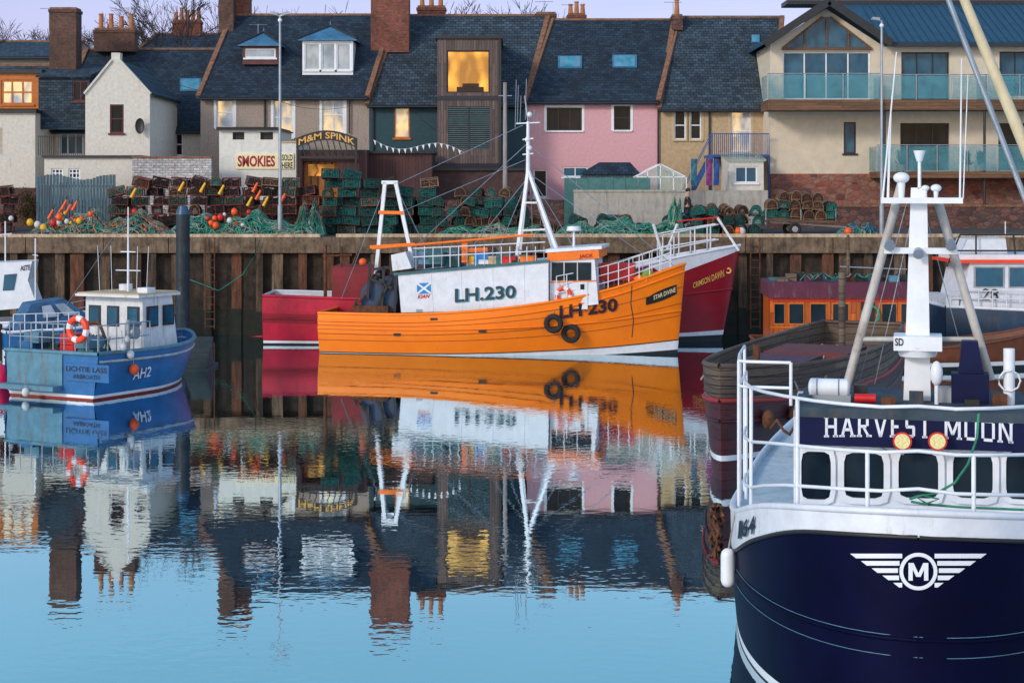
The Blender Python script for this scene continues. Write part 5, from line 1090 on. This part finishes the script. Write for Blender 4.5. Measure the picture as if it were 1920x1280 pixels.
for i in range(12): p=fr.y(1500+i*10,520,-1.); m.tube([(p.x+.13*k+random.gauss(0,.05),-1.+random.gauss(0,.1),p1.z+.04+.25*abs(math.sin(k+i))) for k in range(5)],.022,(tr+[blackp,blackp])[i%5],4)
m.part('roof_netting',T)
m=MB(); pb(m,fr,0,(1590,530),(1590,440),.05,oldwood); pb(m,fr,0,(1575,500),(1700,505),.03,steel); m.part('mast',T)
# ------------------------------------------------------------ boat 28
loc=V((X(1765,64),65,0)); T=thing('fishing_boat',loc,'white and navy fishing boat numbered 28','boat',0,True); fr=Fr(loc,0)
hu2=Hull(10,4,[(0,2.0),(.5,1.9),(1,2.5)],-.5,.6,2,1.3,.85,.4,.8); hu2.build(T,[lambda t:.2],[antif,pm('slate_blue_hull',(.02,.055,.11),.4,dirt=(.08,.06,.05))],deck=.5,capm=whiteclean)
q0,q1=fr.y(1768,582,-1.6),fr.y(2060,493,-1.6); q=[V((q0.x+.6,-1.6,q0.z)),V((q1.x,-1.6,q0.z)),V((q1.x,-1.6,q1.z)),V((q0.x+1.0,-1.6,q1.z))]; wh=MB().prism(q,(0,3.2,0),white).part('wheelhouse',T)
p0=fr.y(1790,493,-1.7); MB().box(p0.x,q1.x,-1.75,1.75,q1.z,q1.z+.12,redor).box(p0.x+.2,q1.x,-1.5,1.5,q1.z+.12,q1.z+.3,white).part('roof',wh)
MB().box(p0.x-.3,q0.x+.6,-1.6,1.6,q0.z-.1,q0.z+.5,whiterust).part('bulwark',T)
for a,b in((1829,1880),(1893,1925)): sidewin(fr,-1.6,a,b,502,537,wh,steel,gl_bl)
ca=fr.y(1842,561,-1.63); cb=fr.y(1871,542,-1.63); wd=cb.x-ca.x; ht=cb.z-ca.z
d2=[(.02,.75),(.06,.93),(.2,1.),(.34,.93),(.38,.75),(.3,.5),(.0,0.),(.4,0.)]
MB().tube([(ca.x+a*wd,-1.64,ca.z+b*ht) for a,b in d2],.03,blk,5).part('registration_number',wh,'painted digit 2')
m=MB()
for cz_,r_ in((.75,.21),(.26,.25)): m.tube([(ca.x+(.78+math.cos(k*math.pi/8)*.19)*wd,-1.64,ca.z+(cz_+math.sin(k*math.pi/8)*r_)*ht) for k in range(17)],.03,blk,5)
m.part('registration_number',wh,'painted digit 8')
q=[fr.y(a,b,-.8) for a,b in((1800,480),(1815,448),(1885,446),(1890,480))]; MB().prism([V((p.x,-.8,p.z)) for p in q],(0,1.6,0),white).part('upper_console',T)
m=MB()
for a,b in(((1800,440),(1920,440)),((1800,440),(1775,500)),((1830,440),(1830,490)),((1900,440),(1905,490)),((1790,470),(1920,470))): pb(m,fr,-1.,a,b,.035,blackp)
pb(m,fr,-1,(1885,440),(1885,415),.02,white); m.part('handrail',T)
pts=[hu2.P(.02+.3*i/6,2.0,-1,.1) for i in range(7)]; rail(T,pts,.6,(.5,1),.025,whiterust)
# ------------------------------------------------------------ old wooden boat
dr=V((-.39,-.92,0)).normalized(); bow=V((4.5,37.,0)); Lw=15.5; loc=bow-dr*Lw; rot=math.atan2(dr.y,dr.x)
T=thing('fishing_boat',loc,'derelict maroon wooden boat with weathered brown bulwark planks','boat',rot,True); fr=Fr(loc,rot)
hu=Hull(Lw,3.5,[(0,2.35),(.4,2.2),(.8,2.3),(1,2.5)],-.6,.2,2.2,1.5,.7,.4,.8,.75)
hu.build(T,[lambda t:.3+.25*max(0,t-.5),lambda t:.42+.25*max(0,t-.5),lambda t:hu.sh(t)-.75],[maroon,white,maroon,oldwood],deck=.65,capm=oldwood,deckmat=oldwood,inner=oldwood)
hu.strake(T,lambda t:hu.sh(t)-.75,.06,pm('faded_red_strake',(.33,.02,.025),.6,dirt=(.1,.05,.04),da=.5)); hu.strake(T,lambda t:hu.sh(t)-1.2,.04,maroon)
for k_ in(.22,.42,.6): hu.strake(T,lambda t,k_=k_:hu.sh(t)-k_,.012,blackp,nm='plank_gap')
for i in range(22):
    t_=.2+.8*i/24; MB().beam(hu.P(t_,hu.sh(t_)-.7,1,.1),hu.P(t_,hu.sh(t_)+.03,1,.1),.1,.08,oldwood).part('bulwark_stanchion',T)
MB().box(9,11,-.8,.8,1.5,2.2,mr).part('deck_hatch',T); MB().box(5,7.5,-1.1,1.1,1.5,2.1,pm('dark_red_hold',(.16,.015,.015),.6,dirt=(.08,.03,.02),da=.45)).part('fish_hold',T); MB().cyl((12.4,0,1.6),(12.4,0,2.7),.09,rust).part('bollard',T); MB().cyl((3,0,1),(3,0,4.),.1,oldwood).part('mast_stump',T)
m=MB()
for i in range(70): 
    p=V((random.uniform(4,13),random.uniform(-.9,.9),1.7)); m.tube([p+V((.15*k*math.cos(i),.15*k*math.sin(i),.35*abs(math.sin(k+i)))) for k in range(6)],.03,random.choice((tr[0],rust,tr[2],blackp,red)),4)
m.part('rope_tangle',T)
for a in(.93,.86):
    p=hu.P(a,1.25,1,-.15); MB().sph(p,.14,rust,10,8,(1,1,1.6)).part('fender',T)
# ------------------------------------------------------------ NAVY BOAT (near)
an=math.atan(.238); dr=V((-math.sin(an),-math.cos(an),0)); bow=V((X(1722,19.6),19.6,0)); Ln=15.5; loc=bow-dr*Ln; rot=math.atan2(dr.y,dr.x)
T=thing('fishing_trawler',loc,'navy blue and white trawler seen bow on','boat',rot,True); fr=Fr(loc,rot)
hu=Hull(Ln,5.6,[(0,1.7),(.5,1.55),(.76,1.84),(.9,2.32),(1,2.6)],-.8,.2,3.2,2.1,.85,.4,.95,.88)
nv=cr_interp([(0,1.1),(.5,1.0),(.76,1.28),(.88,1.83),(.95,2.17),(1,2.32)])
hu.build(T,[lambda t:.02,lambda t:.13,nv],[antif,whiteclean,navy,white],deck=.08,capm=white,deckmat=pm('white_foredeck',(.55,.6,.64),.6,var=.15,dirt=(.3,.2,.13),da=.55),n=90,sub=12,capr=.045,pw=2.2)
hu.strake(T,nv,.03,blackp); hu.strake(T,lambda t:1.0+.12*t,.026,navy)
hu.strake(T,lambda t:1.04+.12*t,.005,greyblue,nm='scribe_line'); hu.strake(T,lambda t:.82+.1*t,.005,greyblue,nm='scribe_line')
def onhull(a,b,off=.015):
    # point on the plating along the line of sight used to measure the marking
    x=Ln; lo=x
    while x>9:
        p=fr.x(a,b,x)
        if abs(p.y)<=hu.y(x,p.z): break
        lo=x; x-=.05
    hi=lo; lw_=x
    for i in range(14):
        mid=(hi+lw_)/2; p=fr.x(a,b,mid)
        if abs(p.y)<=hu.y(mid,p.z): lw_=mid
        else: hi=mid
    p=fr.x(a,b,lw_); sg=1 if p.y>=0 else -1
    dy=hu.y(lw_+.03,p.z)-hu.y(lw_-.03,p.z); nrm=V((-dy/.06,sg*1.,0)).normalized()
    return p+nrm*off
emb=pm('emblem_white',(.74,.78,.86),.35,var=.05)
E=MB(); 
def ring(m,r0,r1,mat,off,n=48):
    vs=[]
    for i in range(n+1):
        a=2*math.pi*i/n
        for r in(r0,(r0+r1)/2,r1): vs.append(onhull(1722+math.cos(a)*r,1070+math.sin(a)*r,off))
    m.add(vs,[(3*i+j,3*i+j+1,3*i+3+j+1,3*i+3+j) for i in range(n) for j in(0,1)],mat)
for i in range(5):
    y0=1037+i*13.6; y1=y0+8.6; ol=127-i*20; 
    for sg in(-1,1):
        pts=[]; n_=16; inn=(30,35,38,36,30)[i]
        for j in range(n_+1):
            u=j/n_; xa=inn+(ol-inn)*u; xb=inn+(ol-11-inn)*u; pts+=[onhull(1722+sg*xa,y0,.012),onhull(1722+sg*xb,y1,.012)]
        E.add(pts,[(2*j,2*j+1,2*j+3,2*j+2) for j in range(n_)],emb)
ring(E,28,35,emb,.02)
E_=E.part('bow_emblem',T,'white winged badge with letter M')
M0=MB()
def stroke(a,b,w_):
    n_=6; pts=[]
    for j in range(n_+1):
        u=j/n_; x_=a[0]+(b[0]-a[0])*u; y_=a[1]+(b[1]-a[1])*u; pts+=[onhull(x_-w_,y_,.02),onhull(x_,y_,.02),onhull(x_+w_,y_,.02)]
    M0.add(pts,[(3*j+k,3*j+k+1,3*j+4+k,3*j+3+k) for j in range(n_) for k in(0,1)],emb)
stroke((1708,1054),(1708,1087),4); stroke((1736,1054),(1736,1087),4); stroke((1710,1054),(1722,1080),3.6); stroke((1734,1054),(1722,1080),3.6)
M0.part('lettering',E_)
for ch,a0_ in(('1',1387),('6',1394),('4',1406)):
    wch=5 if ch=='1' else 11
    text(ch,'registration_number',T,lambda u,w_,a0_=a0_,wch=wch:onhull(a0_+wch*u+3*w_,1010-(a0_-1387)*.35-34*w_-wch*u*.35,.03),blk,.03)
ts=[.62,.68,.74,.80,.86,.91,.95,.975,.992]
side=[hu.P(t_,hu.sh(t_),-1,.2) for t_ in ts]; nose=V((Ln-.25,0,2.6)); oth=[V((p.x,-p.y,p.z)) for p in reversed(side)]
path=side+[nose]+oth
def rz(p,h): return p.z+h+(2.6-p.z)*.75*h/1.2
m=MB()
for h_ in(.24,.68,1.2): m.tube([(p.x,p.y,rz(p,h_)) for p in path],.023,whiteclean,6)
def railx(yy):
    for a,b in zip(path,path[1:]):
        if min(a.y,b.y)<=yy<=max(a.y,b.y) and a.x>Ln*.8: u=(yy-a.y)/(b.y-a.y) if b.y!=a.y else 0; return a.lerp(b,u)
    return path[0]
for yy,h_ in((-.58,.68),(-1.45,1.2),(.62,.68),(1.45,1.2)): p=railx(yy); m.cyl(p-V((0,0,.03)),(p.x,p.y,rz(p,h_)),.026,whiteclean)
for i in(0,3): 
    for p in(side[i],V((side[i].x,-side[i].y,side[i].z))): m.cyl(p,(p.x,p.y,rz(p,1.2)),.026,whiteclean)
m.part('bow_railing',T)
xw=Ln-4.4; ptw=lambda a,b:fr.x(a,b,xw)
m=MB(); p=ptw(1488,975); q=ptw(1958,783); hwid=q.y-p.y
ws=[(1503,1558),(1580,1660),(1682,1762),(1784,1864),(1886,1944)]
m.prism([(xw,p.y,1.2),(xw,p.y,q.z),(xw-2.4,p.y-.1,q.z),(xw-2.4,p.y-.1,1.2)],(0,hwid,0),whiteclean); wh=m.part('wheelhouse',T)
for a,b in ws:
    fm_=MB(); N=24
    pa,pb_=ptw(a-9,942),ptw(b+9,838); cy_,cz_=(pa.y+pb_.y)/2,(pa.z+pb_.z)/2; hw,hh_=(pb_.y-pa.y)/2,(pb_.z-pa.z)/2
    def sq(f_,k): 
        c_,s_=math.cos(k),math.sin(k); r_=(abs(c_)**6+abs(s_)**6)**(-1/6); g_=(1-f_)*min(hw,hh_); return (cy_+(hw-g_)*c_*r_,cz_+(hh_-g_)*s_*r_)
    vs=[]; 
    for i in range(N+1):
        k=2*math.pi*i/N
        y_,z_=sq(1.,k); vs.append((xw+.005,y_,z_)); vs.append((xw+.05,y_,z_)); y_,z_=sq(.76,k); vs.append((xw+.05,y_,z_)); vs.append((xw+.01,y_,z_))
    fm_.add(vs,[(4*i+j,4*i+j+1,4*i+4+j+1,4*i+4+j) for i in range(N) for j in range(3)],whiteclean)
    w_=fm_.part('window',wh); MB().poly([(xw+.015,)+sq(.76,2*math.pi*i/N) for i in range(N)],gl_wh).part('pane',w_)
xbd=xw+.2; pa=fr.x(1498,833,xbd); pc=fr.x(1930,781,xbd)
nb=MB().box(xbd-.12,xbd,pa.y,pc.y,pa.z,pc.z,navyb).part('name_board',wh)
p=fr.x(1545,818,xbd); q=fr.x(1900,789,xbd)
serif('HARVEST MOON','name_lettering',nb,lambda u,w_:V((xbd+.012,p.y+(q.y-p.y)*u,p.z-.01+(q.z-p.z)*w_+.035*(1-(2*u-1)**2))),emb,.19)
ra,rb=fr.x(1490,781,xbd),fr.x(1938,776,xbd); m=MB(); m.box(xw-2.5,xbd+.02,ra.y,rb.y,ra.z+.003,rb.z,roofgrey); m.part('roof',wh)
zr=rb.z
for a in(1692,1758):
    p=fr.x(a,826,xbd+.16); l_=MB(); l_.cyl(p+V((-.1,0,0)),p+V((.06,0,0)),.11,red,.13,20); l_.beam(p+V((-.05,0,-.1)),p+V((-.1,0,-.2)),.04,.04,steel); lg=l_.part('floodlight',wh)
    MB().cyl(p+V((.061,0,0)),p+V((.07,0,0)),.105,pm('lamp_lens',(.85,.75,.35),.2,var=.2,scale=30),None,20).part('lens',lg)
for sd in(-1,1):
    b0=[hu.P(t_,hu.sh(t_),sd,.12) for t_ in(.56,.64,.71)]
    m=MB()
    for p in b0: m.cyl(p,(p.x,p.y,3.86),.025,whiteclean)
    for z_ in(3.4,3.86): m.tube([(p.x,p.y,z_) for p in b0],.024,whiteclean,6)
    e=b0[-1]; 
    for z_ in(3.5,3.86): m.tube([(e.x,e.y,z_),(e.x+.1,e.y-sd*.1,z_),(e.x+.12,e.y-sd*.75,z_)],.024,whiteclean,6)
    m.cyl((e.x+.12,e.y-sd*.75,zr),(e.x+.12,e.y-sd*.75,3.86),.024,whiteclean); m.part('side_railing',T)
xm=xw-1.; M=lambda a,b,dx=0:fr.x(a,b,xm+dx)
m=MB(); 
b0,b1,t0_,t1_=M(1692,800),M(1746,800),M(1708,352),M(1738,352)
m.prism([b0,b1,t1_,t0_],(-.22,0,0),whiteclean); 
a,b=M(1676,660),M(1766,625); m.box(xm-.4,xm+.3,a.y,b.y,a.z+.05,b.z-.03,whiteclean); m.cyl(((xm),(a.y+b.y)/2,a.z-.05),(xm,(a.y+b.y)/2,a.z+.1),.26,whiteclean,.31,16)
a,b=M(1652,380),M(1805,372); m.box(xm-.25,xm+.2,a.y,b.y,a.z-.01,b.z+.01,whiteclean)
a,b=M(1658,475),M(1795,465); m.box(xm-.1,xm+.1,a.y,b.y,a.z,b.z,whiteclean)
m.part('mast',T)
p_,q_=M(1678,648,.31),M(1694,634,.31); text('SD','name_lettering',T,lambda u,w_:V((xm+.31,p_.y+(q_.y-p_.y)*u,p_.z+(q_.z-p_.z)*w_)),blk,.02)
gal=pm('weathered_gantry_paint',(.5,.48,.45),.5,var=.2,dirt=(.18,.11,.08),da=.5)
for a,b in(((1588,722),(1690,345)),((1858,712),(1758,375))): MB().cyl(M(*a,dx=-.5),M(*b,dx=-.5),.065,gal,n=10).part('gantry_leg',T)
MB().cyl(M(1612,636,-.5),M(1832,636,-.5),.04,gal,n=8).part('gantry_crossbar',T)
def dome(a,b,r,h): m=MB(); p=M(a,b); m.cyl(p,p+V((0,0,h)),r*.35,whiteclean,r*.5,10); m.sph(p+V((0,0,h)),r,whiteclean,14,8,(1,1,.7)); m.part('radar_dome',T)
dome(1690,372,.12,.3); dome(1755,372,.08,.15); dome(1735,368,.06,.12)
p=M(1724,352); MB().cyl(p,p+V((0,0,.4)),.025,whiteclean).cyl(p+V((0,0,.38)),p+V((0,0,.54)),.04,whiteclean,.09,12).part('aerial_cup',T)
for a,b in((1668,455),(1783,455),(1722,470)): p=M(a,b,.12); MB().cyl(p,p+V((.1,0,-.05)),.06,steel,.08,10).part('deck_light',T)
for a,b,r in(((1655,372),(1681,98),.016),((1666,372),(1672,180),.01),((1800,372),(1803,110),.016),((1806,372),(1815,140),.01),((1664,372),(1668,240),.012)): MB().cyl(M(*a),M(*b),r,whiteclean,r*.6,6).part('whip_aerial',T)
for a,b in(((1722,352),(1640,720)),((1722,352),(1820,720)),((1700,380),(1610,720))): MB().cyl(M(*a),M(*b,dx=-.8),.008,steel,n=4).part('stay_wire',T)
MB().cyl(fr.x(1783,-60,xm+1),fr.x(1945,330,xm+1),.06,pm('cream_boom_paint',(.6,.52,.34),.5,var=.12,dirt=(.3,.22,.12)),.09,12).part('boom',T)
MB().cyl(fr.x(1755,-60,xm+.6),fr.x(1940,420,xm+.6),.04,steel,n=8).part('stay',T)
p=fr.x(1556,752,xw-.6); m=MB(); p.z=zr+.2
m.cyl(p+V((0,-.26,0)),p+V((0,.24,0)),.13,whiteclean,None,16); m.sph(p+V((0,-.26,0)),.13,whiteclean,12,8,(1,.4,1)); m.sph(p+V((0,.24,0)),.13,whiteclean,12,8,(1,.4,1))
for y in(-.18,.13): m.torus(p+V((0,y,0)),.132,.01,(0,1,0),steel,16,4)
m.box(p.x-.12,p.x+.12,p.y-.3,p.y+.3,zr,p.z-.1,steel); m.part('life_raft',T)
p=fr.x(1622,758,xw-.5); p.z=zr+.07; MB().cyl(p+V((0,-.15,0)),p+V((0,.15,0)),.065,red,None,12).part('gas_canister',T)
for i in range(8): p=fr.x(1510+i*52,770,xw-.5-.2*(i%3)); MB().box(p.x-.12,p.x+.1,p.y-.1,p.y+.1,zr,zr+.1+.06*(i%3),(roofgrey,steel,blackp,rust)[i%4]).part('roof_fitting',T)
m=MB(); p=fr.x(1818,770,xw-.8); m.prism([(p.x,p.y-.25,zr),(p.x,p.y+.27,zr),(p.x,p.y+.27,zr+.42),(p.x,p.y-.25,zr+.42)],(-.4,0,0),navyb); m.prism([(p.x-.1,p.y-.15,zr+.42),(p.x-.1,p.y+.2,zr+.42),(p.x-.1,p.y+.12,zr+.88),(p.x-.1,p.y-.1,zr+.88)],(-.3,0,0),navyb); m.part('vent',T)
p=fr.x(1892,720,xw-.8); MB().cyl((p.x,p.y,zr),(p.x,p.y,zr+.8),.08,whiteclean,None,12).tube([(p.x+.1,p.y+math.cos(k*.7)*.15,zr+.35+math.sin(k*.7)*.15) for k in range(12)],.015,whiteclean,5).part('exhaust_pipe',T)
p=fr.x(1756,700,xw-.6); MB().sph(p,.09,whiteclean,12,8,(1,1,2.)).cyl(p,(p.x,p.y,zr),.03,whiteclean).part('dome_aerial',T)
rsn=random.Random(5)
for i in range(16):
    x_=rsn.uniform(2,8.2); y_=rsn.uniform(-2,2); s_=rsn.uniform(.2,.5); z_=1.55; MB().box(x_-s_,x_+s_,y_-s_,y_+s_,z_,z_+rsn.uniform(.3,.9),rsn.choice((roofgrey,rust,tealdk,blackp,red,greyblue))).part('deck_box',T)
m=MB()
for i in range(30): 
    p=V((rsn.uniform(2,8.4),rsn.uniform(-2,2),1.9)); m.tube([p+V((.18*k*math.cos(i),.18*k*math.sin(i),.35*abs(math.sin(k+i)))) for k in range(6)],.035,rsn.choice((tr[0],tr[1],rust,blackp)),4)
m.part('net_pile',T)
m=MB(); m.tube([fr.x(a,b,xw+.9) for a,b in((1835,775),(1832,820),(1815,870),(1790,905),(1755,925),(1715,930),(1740,945),(1800,950),(1920,955))],.018,tr[1],5)
m.tube([fr.x(a,b,xw+.95) for a,b in((1705,935),(1730,928),(1760,935),(1735,945),(1708,940))],.018,tr[1],5); m.part('green_rope',T)
m=MB(); p=hu.P(.79,1.15,-1,-.12); m.cyl(p+V((0,0,-.18)),p+V((0,0,.16)),.1,whiteclean,None,14); m.sph(p+V((0,0,.16)),.1,whiteclean,12,6); m.sph(p+V((0,0,-.18)),.1,whiteclean,12,6); m.cyl(p+V((0,0,.2)),hu.P(.79,1.9,-1,0),.012,tr[2],n=4); m.part('fender',T)
m=MB(); 
for i in range(22):
    q=V((10.8+random.gauss(0,.12),-2.86,0)); m.tube([q+V((random.gauss(0,.05),random.gauss(0,.04),1.0+k*.12)) for k in range(7)],.03,random.choice((rust,coping,pipe)),4)
m.part('rope_bundle',T,'rusty rope bundle hung on side')
# ------------------------------------------------------------ person
D=80.8; bz=gz(D); px=X(1289,D)
T=thing('person',(px,D,bz),'person in dark jacket walking along the quay','person',math.radians(90),True)
def skin(name,par,vs,es,rs_,mat):
    me=bpy.data.meshes.new(name); me.from_pydata(vs,es,[]); o=bpy.data.objects.new(name,me); COL.objects.link(o); o.parent=par; me.materials.append(mat); OFF[o.name]=V((0,0,0))
    md=o.modifiers.new('skin','SKIN'); md.use_smooth_shade=True
    for i,r in enumerate(rs_): me.skin_vertices[0].data[i].radius=(r,r)
    me.skin_vertices[0].data[0].use_root=True; sb=o.modifiers.new('sub','SUBSURF'); sb.levels=1; sb.render_levels=2; return o
vs=[(0,0,.95),(0,-.01,1.2),(0,0,1.42),(0,-.02,1.53),(0,-.04,1.66),(0,-.045,1.74),
 (.1,0,.9),(.1,-.16,.5),(.1,-.22,.09),(.1,-.36,.04),(-.1,0,.9),(-.1,.08,.5),(-.1,.3,.14),(-.1,.2,.05),
 (.19,0,1.4),(.25,.08,1.13),(.25,-.05,.92),(.25,-.08,.84),(-.19,0,1.4),(-.25,-.06,1.13),(-.24,-.24,.98),(-.24,-.3,.93)]
es=[(0,1),(1,2),(2,3),(3,4),(4,5),(0,6),(6,7),(7,8),(8,9),(0,10),(10,11),(11,12),(12,13),(2,14),(14,15),(15,16),(16,17),(2,18),(18,19),(19,20),(20,21)]
rs_=[.14,.13,.14,.06,.1,.085,.09,.065,.045,.035,.09,.065,.045,.035,.065,.048,.035,.035,.065,.048,.035,.035]
skin('body',T,vs,es,rs_,pm('skin_tone',(.45,.27,.2),.6,var=.05))
jk=pm('dark_jacket',(.012,.014,.02),.8); tj=pm('dark_jeans',(.02,.03,.06),.85)
skin('jacket',T,[vs[i] for i in(0,1,2,14,15,16,18,19,20)],[(0,1),(1,2),(2,3),(3,4),(4,5),(2,6),(6,7),(7,8)],[.175,.165,.165,.085,.068,.055,.085,.068,.055],jk)
skin('trousers',T,[vs[i] for i in(0,6,7,8,10,11,12)],[(0,1),(1,2),(2,3),(0,4),(4,5),(5,6)],[.15,.105,.082,.06,.105,.082,.06],tj)
MB().sph((0,-.02,1.735),.115,pm('dark_hair',(.02,.014,.01),.8),12,8,(.9,1,.85)).part('hair',T)
MB().box(.05,.15,-.4,-.14,0,.09,blackp).part('shoe',T); MB().box(-.15,-.05,.1,.32,.03,.12,blackp).part('shoe',T)
T.scale=(1.1,1.1,1.1)
